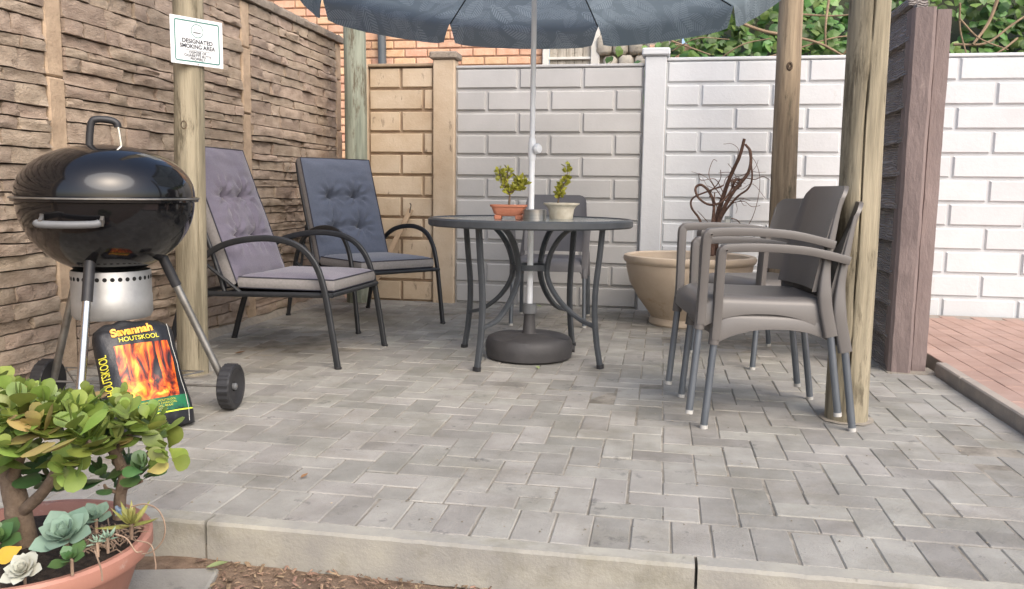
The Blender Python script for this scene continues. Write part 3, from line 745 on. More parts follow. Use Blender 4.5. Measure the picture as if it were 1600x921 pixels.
# ================================================================== CHARCOAL BAG
bgd = Vector((.54, .84, 0)).normalized()
bag = thing('charcoal_bag', 'black charcoal bag with fire picture leaning against the kettle grill', 'bag', (-1.742, 2.585, 0), math.atan2(bgd.y, bgd.x))
lean = Matrix.Rotation(R(-21), 4, 'X')
BW, BHt, BT = .155, .405, .080
def bprof(u, t): return max(0.0, 1-abs(u)**3.2)**.5*(.42+.58*math.sin(PI*min(1, max(0, (t*.80+.16)))))
def front(x, z):
    t = z/BHt; wv = BW*(1-.14*t+.03*math.sin(t*9))
    u = max(-.985, min(.985, x/wv)); return -BT*bprof(u, t)-.006*ns(x*14, z*12, 3)-.004*ns(x*35, z*30, 8)
nu, nv = 30, 34
def bsurf(sgn):
    def fn(a, b):
        z = BHt*b; t = b; wv = BW*(1-.14*t+.03*math.sin(t*9)); u = (a*2-1)*.985; x = u*wv
        y = front(x, z) if sgn < 0 else BT*bprof(u, t)*.8+.004*ns(x*20, z*20, 11)
        if b > .93: y *= (1-b)/.07*.9+.1
        zz = z+.012*ns(x*16, 2, sgn)*(t > .9)-.03*abs(u)**3*(t > .85)*((t-.85)/.15 if t > .85 else 0)
        if b < .04: y *= .82
        return (x, y, max(.004, zz))
    return fn
m = MB(); m.grid(bsurf(-1), nu, nv); m.grid(bsurf(1), nu, nv, flip=True)
bm = bmesh.new(); me = m.mesh('sack', fix=False); bm.from_mesh(me)
bmesh.ops.bridge_loops(bm, edges=[e for e in bm.edges if e.is_boundary]); bmesh.ops.recalc_face_normals(bm, faces=bm.faces); bm.to_mesh(me); bm.free()
me.polygons.foreach_set('use_smooth', [True]*len(me.polygons))
def lean_mesh(o):
    o.data.transform(lean)
    return o
sack = lean_mesh(link('sack', me, 'bag_black', bag))
def skin(x, z, off=.0022): return Vector((x, front(x, z)-off, z))
def patch(name, x0, x1, z0, z1, m_, off, parent=sack, sl=0.0, k=14):
    q = MB(); q.grid(lambda a, b: tuple(skin(x0+(x1-x0)*a, z0+(z1-z0)*b+sl*(a-.5), off)), k, k)
    return lean_mesh(q.build(name, m_, parent, ang=180))
patch('green_band', -.118, .128, .060, .108, 'bag_green', .0016)
patch('fire_picture', -.098, .092, .108, .312, 'flame_print', .0024)
patch('lime_stripe', -.135, .142, .0525, .0575, 'print_lime', .0026)
def bag_text(s, size, x, z, m_, xs=1, bold=0, sl=0, name='lettering', off=.0034, rot=False):
    def wp(a, b):
        if rot: a, b = x-(b-z), z+(a-x)
        return skin(a, b+sl*(a-x), off)
    return lean_mesh(put_text(s, size, x, z, sack, m_, xs, bold, name=name, warp=wp))
bag_text('Savannah', .040, -.022, .350, 'print_orange', .98, .0018, .07)
bag_text('HOUTSKOOL', .023, -.006, .325, 'print_yellow', 1.0, .0004, .02)
for i in range(4): bag_text(('CHARCOAL HOUTSKOOL', 'BRAAI WOOD CHARCOAL', 'HOUTSKOOL BRAAI', 'CHARCOAL')[i], .010, .01, .094-i*.010, 'print_yellow', 1.1)
bag_text('HOUTSKOOL', .025, -.122, .215, 'print_yellow', .95, .0004, name='side_lettering', rot=True, off=.003)
q = MB(); q.tube([skin(.118-.012*b/BHt+.004*math.sin(b*20), b, .002) for b in [i*.0125 for i in range(1, 31)]], .0011, 5)
lean_mesh(q.build('seam_thread', 'print_pale', sack))

# ================================================================== LOUNGERS + CUSHIONS
def lounger(name, label, loc, rz, group):
    t = thing(name, label, 'chair', loc, rz, group)
    arch = [(-.50, 0), (-.44, .20), (-.375, .38), (-.30, .50), (-.19, .575), (-.05, .612), (.10, .618), (.225, .585), (.305, .505), (.348, .39), (.38, .22), (.415, 0)]
    sec = rrect(.0105, .0155, .8, 3)
    for s in (-1, 1):
        a = MB().sweep(smoothpath([(s*.315, y, z) for y, z in arch], 5), sec, (1, 0, 0)).build('arm_frame', 'black_frame', t)
        for yf, dy in ((-.50, .004), (.415, .004)): MB().tube([(s*.315, yf, 0), (s*.315, yf+.004, .012)], .017, 10).build('foot_cap', 'black_plastic', a)
        MB().tube([(s*.285, -.37, .335), (s*.285, .38, .352)], .0135, 10).build('seat_rail', 'black_frame', t)
        MB().tube(smoothpath([(s*.262, -.20, .33), (s*.262, -.27, .55), (s*.262, -.40, .90), (s*.255, -.45, 1.03)], 4), .012, 10).build('back_rail', 'black_frame', t)
        MB().tube([(s*.285, -.36, .34), (s*.268, -.305, .62)], .009, 8).build('recline_strut', 'black_frame', t)
        MB().tube([(s*.300, -.30, .50), (s*.275, -.10, .34)], .009, 8).build('brace', 'black_frame', t)
        MB().tube([(s*.318, .372, .35), (s*.283, .372, .352)], .011, 8).build('joint', 'black_frame', t)
        MB().tube([(s*.318, -.37, .375), (s*.283, -.355, .338)], .011, 8).build('joint', 'black_frame', t)
    for y, z in ((.375, .352), (-.20, .338), (-.36, .336)): MB().tube([(-.285, y, z), (.285, y, z)], .0125, 10).build('crossbar', 'black_frame', t)
    MB().tube([(-.255, -.45, 1.03), (.255, -.45, 1.03)], .012, 10).build('top_bar', 'black_frame', t)
    MB().grid(lambda u, v: ((u-.5)*.55, -.19+.56*v, .350-.010*math.sin(PI*u)*math.sin(PI*v)), 10, 10).build('seat_sling', 'sling', t)
    MB().grid(lambda u, v: ((u-.5)*.50, -.205-.24*v, .36+.65*v), 6, 10).build('back_sling', 'sling', t)
    return t
def cushion(name, label, loc, rz, mtop, mseat, group):
    t = thing(name, label, 'cushion', loc, rz, group)
    W = .525
    def pad(nm, Lp, T, M, tufts, mt, nu=44, nv=56):
        def top(u, v):
            x, y = (u-.5)*W, v*Lp; e = min(u*W, (1-u)*W, v*Lp, (1-v)*Lp)
            z = T+.026*(1-math.exp(-e/.06))+.003*ns(x*9, y*9, Lp)
            for tx, ty in tufts:
                d = math.hypot(x-tx, y-ty); an = math.atan2(y-ty, x-tx)
                z -= .042*math.exp(-(d/.024)**2)+.024*math.exp(-d/.05)
                z += .012*math.sin(an*9+tx*40)*math.exp(-((d-.05)/.045)**2)
            if tufts:
                tys = sorted({q[1] for q in tufts}); txs = sorted({q[0] for q in tufts})
                for ty in tys:
                    k = 1 if txs[0] < x < txs[-1] else math.exp(-min(abs(x-txs[0]), abs(x-txs[-1]))/.05)*.75
                    z -= .044*k*math.exp(-((y-ty-.004*ns(x*14, ty))/.008)**2)
                for tx in txs:
                    k = 1 if tys[0] < y < tys[-1] else math.exp(-min(abs(y-tys[0]), abs(y-tys[-1]))/.06)*.5
                    z -= .020*k*math.exp(-((x-tx-.004*ns(y*12, tx))/.010)**2)
                z += .009*ns(x*7+y*4, y*22, 5)*(1 if e > .02 else 0)
            return (x, y, z)
        p = MB().grid(top, nu, nv, M).build(nm, mt, t, ang=180, fix=False)
        q = MB(); ring = [(-W/2, 0), (W/2, 0), (W/2, Lp), (-W/2, Lp)]; path = []
        for i in range(4):
            a, b = Vector(ring[i]), Vector(ring[(i+1) % 4])
            path += [a.lerp(b, k/12) for k in range(12)]
        n = len(path); lv = []
        for zf, bul in ((0, 0), (.25, .006), (.6, .008), (1, 0)):
            for pnt in path:
                c = Vector((0, Lp/2)); d = (pnt-c).normalized(); lv.append((pnt.x+d.x*bul, pnt.y+d.y*bul, T*zf+.002*ns(pnt.x*20, pnt.y*20, zf)))
        q.add(lv, [(i*n+j, i*n+(j+1) % n, (i+1)*n+(j+1) % n, (i+1)*n+j) for i in range(3) for j in range(n)]+[tuple(range(n-1, -1, -1))], M)
        q.build('border', 'cloth_side', p, ang=50)
        for zz in (T, .003):
            pp = [(a.x, a.y, zz) for a in path]+[(path[0].x, path[0].y, zz)]
            MB().tube(pp, .0038, 6, M=M).build('piping', 'piping', p)
        return p
    pad('seat_pad', .50, .055, Matrix.Translation((0, -.125, .368)), (), mseat, 24, 24)
    a = R(20.5)
    # back pad stands on the sling, leaning with it
    M = Matrix(((-1, 0, 0, 0), (0, -math.sin(a), math.cos(a), -.195), (0, math.cos(a), math.sin(a), .372), (0, 0, 0, 1)))
    pad('back_pad', .715, .062, M, [(-.095, .235), (.095, .235), (-.095, .45), (.095, .45)], mtop)
    q = MB().tube(smoothpath([(-.23, -.13, .40), (-.262, -.15, .38), (-.27, -.19, .345), (-.262, -.20, .31)], 4), .0035, 6)
    q.build('tie_cord', 'piping', t)
    return t
def facing_rz(fx, fy): return math.atan2(-fx, fy)
gA = facing_rz(.985, -.03)
cA, cB = (-1.912, 4.045, 0), (-1.90, 5.20, 0)
gB = facing_rz(.78, -.62)
lounger('patio_lounger', 'black framed patio armchair with mauve cushion, beside the sign pole', cA, gA, 'reclining patio armchairs')
lounger('patio_lounger', 'black framed patio armchair with slate blue cushion, before the cream wall', cB, gB, 'reclining patio armchairs')
cushion('chair_cushion', 'mauve grey tufted cushion on the patio armchair beside sign pole', cA, gA, 'cloth_mauve', 'cloth_mauve', 'patio armchair cushions')
cushion('chair_cushion', 'slate blue tufted cushion on the patio armchair before cream wall', cB, gB, 'cloth_slate', 'cloth_slate', 'patio armchair cushions')

# leaning slat behind the blue lounger
a, b = Vector((-2.215, 6.02, .0)), Vector((-1.893, 6.165, .715))
sl = thing('wooden_slat', 'bare wooden slat leaning on the cream wall behind the blue armchair', 'slat', a)
MB().sweep([(0, 0, 0), tuple(b-a)], rrect(.019, .008, .2, 2), (1, .0, -.45)).build('slat', 'twig_wood', sl)
MB().tube(smoothpath([tuple(b-a+Vector((-.004, -.012, -.03))), tuple(b-a+Vector((0, -.014, 0))), tuple(b-a+Vector((.004, -.008, .03))), tuple(b-a+Vector((-.006, -.004, .045)))], 4), .004, 6).build('wire_hook', 'black_frame', sl)

# ================================================================== TABLE
TX, TY, TZ = -.66, 4.22, .722
tb = thing('round_table', 'round glass patio table with dark grey curved metal legs under umbrella', 'table', (TX, TY, 0))
MB().lathe([(.492, TZ-.004), (.499, TZ+.004), (.512, TZ+.004), (.521, TZ-.004), (.521, TZ-.030), (.514, TZ-.037), (.499, TZ-.037), (.492, TZ-.030), (.492, TZ-.004)], 96).build('rim', 'table_metal', tb)
MB().lathe([(.026, TZ-.008), (.4915, TZ-.008), (.4915, TZ-.002), (.026, TZ-.002), (.026, TZ-.008)], 96).build('glass_top', 'table_glass', tb)
MB().lathe([(.022, TZ-.012), (.030, TZ-.012), (.030, TZ+.001), (.022, TZ+.001), (.022, TZ-.012)], 32).build('pole_grommet', 'black_plastic', tb)
A0 = R(-116)
for i in range(4):
    d = Vector((math.cos(A0+i*PI/2), math.sin(A0+i*PI/2), 0)); s = (-d.y, d.x, 0)
    P = lambda r, z: (d.x*r, d.y*r, z)
    lg = MB().sweep(smoothpath([P(.425, TZ-.034), P(.412, .55), P(.395, .40), P(.392, .28), P(.405, .14), P(.432, 0)], 5), rrect(.015, .010, .4, 2), s).build('leg', 'table_metal', tb)
    MB().sweep([P(.4325, .0), P(.430, .02)], rrect(.018, .013, .4, 2), s).build('foot_cap', 'black_plastic', lg)
    # double bow: from the rim down to the ring, then out to the leg
    d2 = Vector((math.cos(A0+i*PI/2+.05), math.sin(A0+i*PI/2+.05), 0)); Q = lambda r, z: (d2.x*r, d2.y*r, z)
    MB().sweep(smoothpath([Q(.36, TZ-.034), Q(.235, .675), Q(.148, .595), Q(.105, .485), Q(.118, .40), Q(.185, .31), Q(.29, .235), P(.392, .205)], 5), rrect(.014, .009, .4, 2), s).build('bow_brace', 'table_metal', tb)
q = MB(); q.lathe([(.082, .462), (.100, .462), (.100, .490), (.082, .490), (.082, .462)], 40); q.build('centre_ring', 'table_metal', tb)

# ================================================================== UMBRELLA + BASE
UX, UY = -.66, 4.235
ub = thing('umbrella_base', 'round dark grey plastic umbrella base on the paving under the table', 'umbrella base', (UX, UY, 0))
q = MB(); n = 64; prof = [(.195, 0), (.222, .012), (.228, .05), (.226, .085), (.212, .108), (.19, .118), (.10, .126), (.045, .128), (.001, .128)]; v = []
for r, z in prof:
    for j in range(n):
        a = 2*PI*j/n; rr = r*(1+(.012*math.cos(a*4) if z > .1 else 0)); zz = z-(.016*max(0, math.cos(a*3+.5))**4 if .08 < r < .2 and z > .11 else 0)
        v.append((rr*math.cos(a), rr*math.sin(a), zz))
q.add(v, [(i*n+j, i*n+(j+1) % n, (i+1)*n+(j+1) % n, (i+1)*n+j) for i in range(len(prof)-1) for j in range(n)]).build('body', 'base_plastic', ub)
MB().lathe([(.040, .126), (.034, .14), (.027, .235), (.027, .236)], 24).build('socket', 'base_plastic', ub)
MB().lathe([(.027, .232), (.036, .233), (.037, .262), (.034, .282), (.018, .284)], 24).build('clamp_collar', 'grey_plastic', ub)
MB().lathe([(.018, 0), (.018, .02), (.001, .022)], 16, Matrix.Translation((.218, .02, .05)) @ Matrix.Rotation(PI/2, 4, 'Y')).build('filler_cap', 'base_plastic', ub)
um = thing('patio_umbrella', 'dark blue palm-print umbrella on white pole through the round table', 'umbrella', (UX, UY, .13))
Z0 = -.13
MB().tube([(0, 0, .15+Z0+.0), (0, 0, 1.045+Z0)], .0155, 20).build('lower_pole', 'white_pole', um)
MB().tube([(0, 0, 1.06+Z0), (0, 0, 2.36+Z0)], .0135, 20).build('upper_pole', 'white_pole', um)
jt = MB().lathe([(.0165, 1.015), (.020, 1.03), (.020, 1.10), (.0165, 1.125), (.0135, 1.13)], 20, Matrix.Translation((0, 0, Z0))).build('tilt_joint', 'white_pole', um)
kn = Vector((.86, -.5, 0)); M = Matrix.Translation((.0, -.0, 1.075+Z0)) @ kn.to_track_quat('Z', 'Y').to_matrix().to_4x4()
MB().lathe([(.010, .0), (.011, .018), (.021, .020), (.026, .028), (.027, .038), (.021, .048), (.001, .051)], 20, M).build('knob', 'white_pole', jt)
RU, ZR, ZA = 1.23, 1.90, 2.30
TIP = [R(34.5+45*k) for k in range(8)]
def canopy_pt(k, a, r):
    """panel k, 0..1 across, 0..1 from the crown out; the cloth sags between ribs"""
    p0, p1 = Vector((math.cos(TIP[k]), math.sin(TIP[k]), 0)), Vector((math.cos(TIP[(k+1) % 8]), math.sin(TIP[(k+1) % 8]), 0))
    p = p0.lerp(p1, a)*RU*r
    z = ZA+(ZR-ZA)*(r**1.12)+.045*math.sin(PI*a)*r*(r-.2)*-.55
    e = .02*math.sin(PI*a)*r; p = p*(1-e*.5)
    return Vector((p.x, p.y, z+Z0))
for k in range(8):
    q = MB(); uvs = []
    NA, NR, NV = 16, 12, 4
    for j in range(NR+NV+1):
        for i in range(NA+1):
            a = i/NA
            if j <= NR: p = canopy_pt(k, a, max(.02, j/NR)); uvv = (p.x, p.y)
            else:
                # hanging flap: narrow at the rib so a notch opens between neighbours
                t = (j-NR)/NV; sh = .5+(a-.5)*(1-.085*t**.8)
                b = canopy_pt(k, sh, 1.0); out = Vector((b.x, b.y, 0)).normalized()
                drop = .125*t*(1-.10*(2*abs(a-.5))**14)
                p = b+out*(.010*math.sin(t*2)+.010*ns(a*5, k*3.3, t))-Vector((0, 0, drop)); uvv = (b.x+out.x*drop, b.y+out.y*drop)
            q.v.append(tuple(p)); uvs.append(uvv)
    n = NA+1
    q.f = [(j*n+i, j*n+i+1, (j+1)*n+i+1, (j+1)*n+i) for j in range(NR+NV) for i in range(NA)]
    o = q.build('canopy_panel', 'canopy_cloth', um, ang=180, fix=False)
    uvl = o.data.uv_layers.new(name='UVMap')
    for lp in o.data.loops: uvl.data[lp.index].uv = uvs[lp.vertex_index]
    d = Vector((math.cos(TIP[k]), math.sin(TIP[k]), 0))
    rb = MB().tube([d*(RU*u)+Vector((0, 0, ZA+(ZR-ZA)*(u**1.12)+Z0-.008)) for u in (.03, .2, .4, .6, .8, .985)], .004, 6).build('rib', 'black_frame', um)
    MB().tube([d*.03+Vector((0, 0, 1.97+Z0)), d*(RU*.5)+Vector((0, 0, ZA+(ZR-ZA)*(.5**1.12)+Z0-.012))], .0035, 6).build('strut', 'black_frame', rb)
MB().lathe([(.013, 1.94), (.032, 1.945), (.032, 1.99), (.013, 2.0)], 20, Matrix.Translation((0, 0, Z0))).build('runner', 'white_pole', um)
MB().lathe([(.03, 2.30), (.025, 2.33), (.010, 2.38), (.001, 2.40)], 20, Matrix.Translation((0, 0, Z0))).build('finial', 'white_pole', um)

# ================================================================== RESIN CHAIRS
def resin_chair(name, label, loc, rz, m='resin', group='resin armchairs'):
    t = thing(name, label, 'chair', loc, rz, group)
    nx, ny = 16, 18
    def seat_top(u, v):
        x = (u-.5)*2; y = -.205+.455*v; wv = .222-.012*(1-v)
        z = .432+.010*v-.012*(1-x*x)*math.sin(PI*min(1, v*1.15))
        e = max(0, (v-.84)/.16); z -= .035*e*e; y += .012*(1-x*x)*(v > .5)*(v-.5)*2
        z -= .010*max(0, (abs(x)-.88)/.12)**2
        return (x*wv, y, z)
    top = [[seat_top(i/nx, j/ny) for i in range(nx+1)] for j in range(ny+1)]
    q = MB(); q.grid(lambda u, v: seat_top(u, v), nx, ny)
    loop = [top[0][i] for i in range(nx+1)]+[top[j][nx] for j in range(1, ny+1)]+[top[ny][i] for i in range(nx-1, -1, -1)]+[top[j][0] for j in range(ny-1, 0, -1)]
    n = len(loop); v = list(loop)
    def drop(p):
        side = abs(p[0]) > .2
        if side: k = (p[1]-.02)/.228; return .058+.062*min(1, abs(k))**2.4
        return .075 if p[1] > 0 else .06
    for p in loop: v.append((p[0]*1.045, p[1]*1.02, p[2]-.02))
    for p in loop: v.append((p[0]*1.055, p[1]*1.03, .43-drop(p)))
    for p in loop: v.append((p[0]*1.02, p[1]*1.0, .43-drop(p)))
    for p in loop: v.append((p[0]*.98, p[1]*.97, p[2]-.018))
    q.add(v, [(r*n+j, r*n+(j+1) % n, (r+1)*n+(j+1) % n, (r+1)*n+j) for r in range(4) for j in range(n)])
    q.grid(lambda u, v: tuple(Vector(seat_top(u, v))*1-Vector((0, 0, .018))), 4, 4, flip=True)
    bm = bmesh.new(); me = q.mesh('seat', smooth=False, fix=False); bm.from_mesh(me); bmesh.ops.remove_doubles(bm, verts=bm.verts, dist=.0004)
    bmesh.ops.recalc_face_normals(bm, faces=bm.faces); bm.to_mesh(me); bm.free()
    me.polygons.foreach_set('use_smooth', [True]*len(me.polygons)); me.set_sharp_from_angle(angle=R(50))
    link('seat', me, m, t)
    # backrest: curved panel with rolled edges
    def bk(off):
        def fn(u, v):
            x = (u-.5)*2; z = .455+.385*v; hw = .212-.008*v**2
            y = -.198-.062*v-.022*v*v+.028*x*x*(1-.3*v)-off
            c = max(0, (abs(x)-.72)/.28); zz = z-.030*c*c*c*v**5
            return (x*hw, y+.010*max(0, (abs(x)-.9)/.1), zz)
        return fn
    q = MB(); q.grid(bk(0), 18, 16); q.grid(bk(.016), 18, 16, flip=True)
    bm = bmesh.new(); me = q.mesh('backrest', smooth=False, fix=False); bm.from_mesh(me)
    bmesh.ops.bridge_loops(bm, edges=[e for e in bm.edges if e.is_boundary]); bmesh.ops.recalc_face_normals(bm, faces=bm.faces); bm.to_mesh(me); bm.free()
    me.polygons.foreach_set('use_smooth', [True]*len(me.polygons)); me.set_sharp_from_angle(angle=R(45))
    link('backrest', me, m, t)
    for s in (-1, 1):
        # upright that carries the back and runs down to the rear socket
        MB().sweep(smoothpath([(s*.205, -.247, .79), (s*.209, -.226, .68), (s*.218, -.204, .54), (s*.226, -.204, .42), (s*.231, -.230, .295)], 5),
                   rrect(.015, .024, .6, 3), (1, 0, 0), scales=[.30+.035*i for i in range(11)]+[.75, .85, .92]+[1]*7).build('back_upright', m, t)
        MB().sweep(smoothpath([(s*.229, .244, .335), (s*.231, .240, .44), (s*.239, .238, .58), (s*.243, .236, .648), (s*.244, .229, .662), (s*.244, .214, .668), (s*.244, .10, .672), (s*.241, -.05, .664), (s*.232, -.15, .646), (s*.220, -.222, .628)], 5),
                   rrect(.021, .0155, .22, 2), (1, 0, 0)).build('armrest', m, t)
        f = MB().tube([(s*.229, .243, .36), (s*.236, .272, .006)], .0135, 16).build('leg', 'alu_leg', t)
        MB().tube([(s*.2358, .2705, .014), (s*.236, .272, 0)], .0145, 14).build('foot_cap', 'foot_white', f)
        MB().tube([(s*.2285, .2425, .375), (s*.2305, .248, .315)], .0195, 16).build('leg_socket', m, f)
        b = MB().tube([(s*.230, -.222, .35), (s*.236, -.272, .006)], .0135, 16).build('leg', 'alu_leg', t)
        MB().tube([(s*.2358, -.2705, .014), (s*.236, -.272, 0)], .0145, 14).build('foot_cap', 'foot_white', b)
    return t
fw = facing_rz(-.974, -.15); lc = Vector((.412, 3.345, 0))
resin_chair('resin_armchair', 'lower taupe resin armchair of the stack leaning by the split pole', lc, fw)
resin_chair('resin_armchair', 'upper taupe resin armchair nested on top of the stack', lc+Vector((-.974, -.15, 0)).normalized()*.056+Vector((0, 0, .056)), fw)
c3 = Vector((.547, 4.535, 0))
resin_chair('resin_armchair', 'single taupe resin armchair standing between the chair stack and bowl planter', c3, facing_rz(-.81, -.59))
resin_chair('resin_armchair', 'dark grey resin armchair pushed to the table before the grey wall', (-.71, 5.50, 0), facing_rz(0.04, -1), 'resin_dark')

# ================================================================== THINGS ON THE TABLE
def leaf_mesh(name, prof, thick, bend=.0, fold=0.0):
    """leaf along +X in unit length; prof = half widths at even steps; a lens of two skins"""
    n = len(prof)-1; v = []; f = []
    for i, wd in enumerate(prof):
        x = i/n; zc = bend*x*x
        v += [(x, wd, zc+fold*wd), (x, 0, zc+thick*math.sin(PI*min(1, x*1.05))), (x, -wd, zc+fold*wd), (x, 0, zc-thick*.8*math.sin(PI*min(1, x*1.05)))]
    for i in range(n):
        for j in range(4): f.append((i*4+j, i*4+(j+1) % 4, i*4+4+(j+1) % 4, i*4+4+j))
    return MB().add(v, f).mesh(name, ang=75)
def put(name, me, m, parent, p, d, up, s, roll=0):
    """place a leaf: root at p, along d, its face towards up"""
    d = Vector(d).normalized(); u = Vector(up); u = u-d*u.dot(d)
    if u.length < 1e-4: u = Vector((0, 0, 1)) if abs(d.z) < .9 else Vector((1, 0, 0)); u = u-d*u.dot(d)
    u.normalize(); y = u.cross(d)
    M = Matrix((d, y, u)).transposed().to_4x4() @ Matrix.Rotation(roll, 4, 'X')
    o = link(name, me, m, parent); o.matrix_local = Matrix.Translation(p) @ M @ Matrix.Diagonal((s, s, s, 1)); return o
def leaf_into(mb, me, p, d, up, s):
    d = Vector(d).normalized(); u = Vector(up); u = u-d*u.dot(d)
    if u.length < 1e-4: u = Vector((0, 1, 0))
    u.normalize(); y = u.cross(d)
    M = Matrix.Translation(p) @ Matrix((d, y, u)).transposed().to_4x4() @ Matrix.Diagonal((s, s, s, 1))
    mb.add([q.co[:] for q in me.vertices], [tuple(g.vertices) for g in me.polygons], M)
def rnd_dir(rng=random):
    while True:
        v = Vector((rng.uniform(-1, 1), rng.uniform(-1, 1), rng.uniform(-1, 1)))
        if .1 < v.length < 1: return v.normalized()
ZT = TZ-.002
TINY = leaf_mesh('leaflet', [.02, .30, .36, .22, .02], .06)
# bonsai in terracotta
bx, by = -.748, 4.08
p1 = thing('bonsai_pot', 'terracotta rectangular bonsai pot with small feet on the glass table', 'pot', (bx, by, ZT), .1)
q = MB(); rings = [(.055, .030, .018), (.072, .042, .030), (.084, .050, .062), (.090, .056, .064), (.092, .058, .074), (.084, .050, .074), (.080, .047, .060), (.06, .03, .058)]
v = []; sects = []
for a, b_, z in rings:
    s_ = rrect(a, b_, .45, 4); v += [(x, y, z) for x, y in s_]; k = len(s_)
q.add(v, [(i*k+j, i*k+(j+1) % k, (i+1)*k+(j+1) % k, (i+1)*k+j) for i in range(len(rings)-1) for j in range(k)]+[tuple(range(k-1, -1, -1))]).build('body', 'terracotta', p1, ang=35)
for sx in (-1, 1):
    for sy in (-1, 1): MB().box(sx*.052-.018, sx*.052+.018, sy*.026-.010, sy*.026+.010, 0, .024, .005).build('foot', 'terracotta', p1, smooth=False)
MB().box(-.078, .078, -.045, .045, .055, .064, .004).build('potting_soil', 'pot_soil', p1)
def shrub(name, label, loc, limbs, m, nleaf, size, spread):
    t = thing(name, label, 'bonsai', loc); st = MB()
    for pts, r in limbs: st.tube(smoothpath(pts, 4), [r*(1-.6*i/((len(pts)-1)*4)) for i in range((len(pts)-1)*4+1)], 7)
    st.build('stem', 'bark', t)
    segs = []
    for pts, r in limbs[1:]:
        sp = smoothpath(pts, 8); segs += list(zip(sp, sp[1:]))
    for i in range(nleaf):
        a, b_ = random.choice(segs); c = a.lerp(b_, random.random()); o = rnd_dir(); o.z = o.z*.6+.15
        put('leaf', TINY, m, t, c+o*random.uniform(.002, spread), o+Vector((0, 0, .4)), rnd_dir(), size*random.uniform(.7, 1.25))
    return t
shrub('bonsai_tree', 'yellow green forked bonsai growing in the terracotta pot', (bx, by, ZT+.062),
      [([(0, 0, 0), (.004, 0, .05), (.002, 0, .075)], .007), ([(.002, 0, .07), (-.025, .004, .10), (-.045, .002, .155), (-.052, 0, .185)], .005), ([(-.02, 0, .1), (-.012, .01, .15), (-.008, .006, .192)], .004),
       ([(.002, 0, .07), (.03, -.004, .085), (.06, .002, .105), (.072, .004, .14)], .005), ([(.04, 0, .09), (.045, .01, .12), (.04, .008, .145)], .004), ([(.03, 0, .085), (.06, .01, .09), (.085, 0, .125)], .004)],
      'spek_yellow', 290, .024, .017)
cx, cy = -.512, 4.30
p2 = thing('ceramic_pot', 'cream mottled ceramic pot behind the steel ashtray on the table', 'pot', (cx, cy, ZT))
MB().lathe([(.001, 0), (.055, 0), (.060, .006), (.066, .05), (.078, .068), (.092, .076), (.093, .083), (.085, .084), (.078, .074), (.001, .072)], 44).build('body', 'cream_pot', p2, ang=40)
MB().lathe([(.080, .074), (.04, .078), (.001, .079)], 24).build('potting_soil', 'pot_soil', p2)
shrub('bonsai_sprig', 'slim green upright sprig growing in the cream ceramic pot', (cx-.01, cy, ZT+.077),
      [([(-.01, 0, 0), (-.004, 0, .03), (.0, 0, .04)], .005), ([(0, 0, .035), (.012, 0, .09), (.035, 0, .13), (.036, 0, .20)], .004), ([(0, 0, .035), (-.006, .01, .06), (.01, .01, .085)], .003)],
      'spek_green', 150, .026, .013)
at_ = thing('steel_ashtray', 'round brushed steel ashtray standing by the umbrella pole', 'ashtray', (-.607, 4.0, ZT))
MB().lathe([(.001, 0), (.056, 0), (.057, .003), (.057, .052), (.055, .054), (.045, .053), (.030, .046), (.028, .040), (.001, .038)], 48).build('body', 'brushed', at_, ang=35)

# ================================================================== BOWL PLANTER WITH DRY VINE
PX, PY = .188, 5.60
bw = thing('bowl_planter', 'large round sand coloured clay bowl planter before the white wall', 'planter', (PX, PY, 0))
MB().lathe([(.001, 0), (.245, 0), (.252, .012), (.246, .035), (.238, .05), (.262, .085), (.325, .17), (.385, .275), (.410, .375), (.412, .405), (.425, .415), (.432, .435), (.425, .455), (.405, .460), (.388, .450), (.383, .40), (.36, .34), (.001, .34)], 72).build('body', 'bowl_clay', bw, ang=40)
MB().lathe([(.375, .37), (.2, .385), (.001, .39)], 30).build('potting_soil', 'pot_soil', bw)
vn = thing('dry_vine', 'leafless twisted brown vine growing in the clay bowl planter', 'vine', (PX, PY, .385))
o0 = Vector((PX, PY, .385))
def vpath(px, yoff, k=5): return [atY(x, y, PY+dy)-o0 for (x, y), dy in zip(px, yoff)]
V1 = [([(1112, 400), (1118, 352), (1130, 310), (1142, 275), (1155, 245), (1162, 218)], .012), ([(1120, 400), (1122, 350), (1142, 305), (1168, 270), (1172, 240), (1165, 226)], .010),
      ([(1104, 400), (1112, 352), (1115, 320), (1108, 300), (1096, 289), (1087, 295), (1092, 310), (1108, 320), (1126, 316), (1140, 300), (1150, 280)], .0075),
      ([(1100, 400), (1096, 350), (1081, 325), (1083, 310), (1104, 300), (1130, 290)], .006), ([(1116, 400), (1126, 345), (1150, 310), (1168, 295), (1174, 275), (1170, 235)], .006),
      ([(1120, 390), (1150, 372), (1172, 345), (1184, 310), (1188, 280), (1184, 258), (1174, 242)], .0026), ([(1128, 310), (1112, 285), (1108, 270), (1115, 250), (1121, 252)], .0032),
      ([(1130, 300), (1118, 280), (1096, 282), (1092, 272), (1100, 276)], .003), ([(1140, 290), (1158, 296), (1175, 288), (1196, 312)], .0022), ([(1138, 300), (1158, 284), (1180, 262), (1186, 250)], .0022),
      ([(1125, 300), (1112, 300), (1098, 278)], .002), ([(1150, 315), (1152, 326), (1149, 334)], .002), ([(1156, 312), (1160, 320), (1166, 322)], .002), ([(1110, 352), (1095, 335), (1090, 330)], .003)]
rv = random.Random(5)
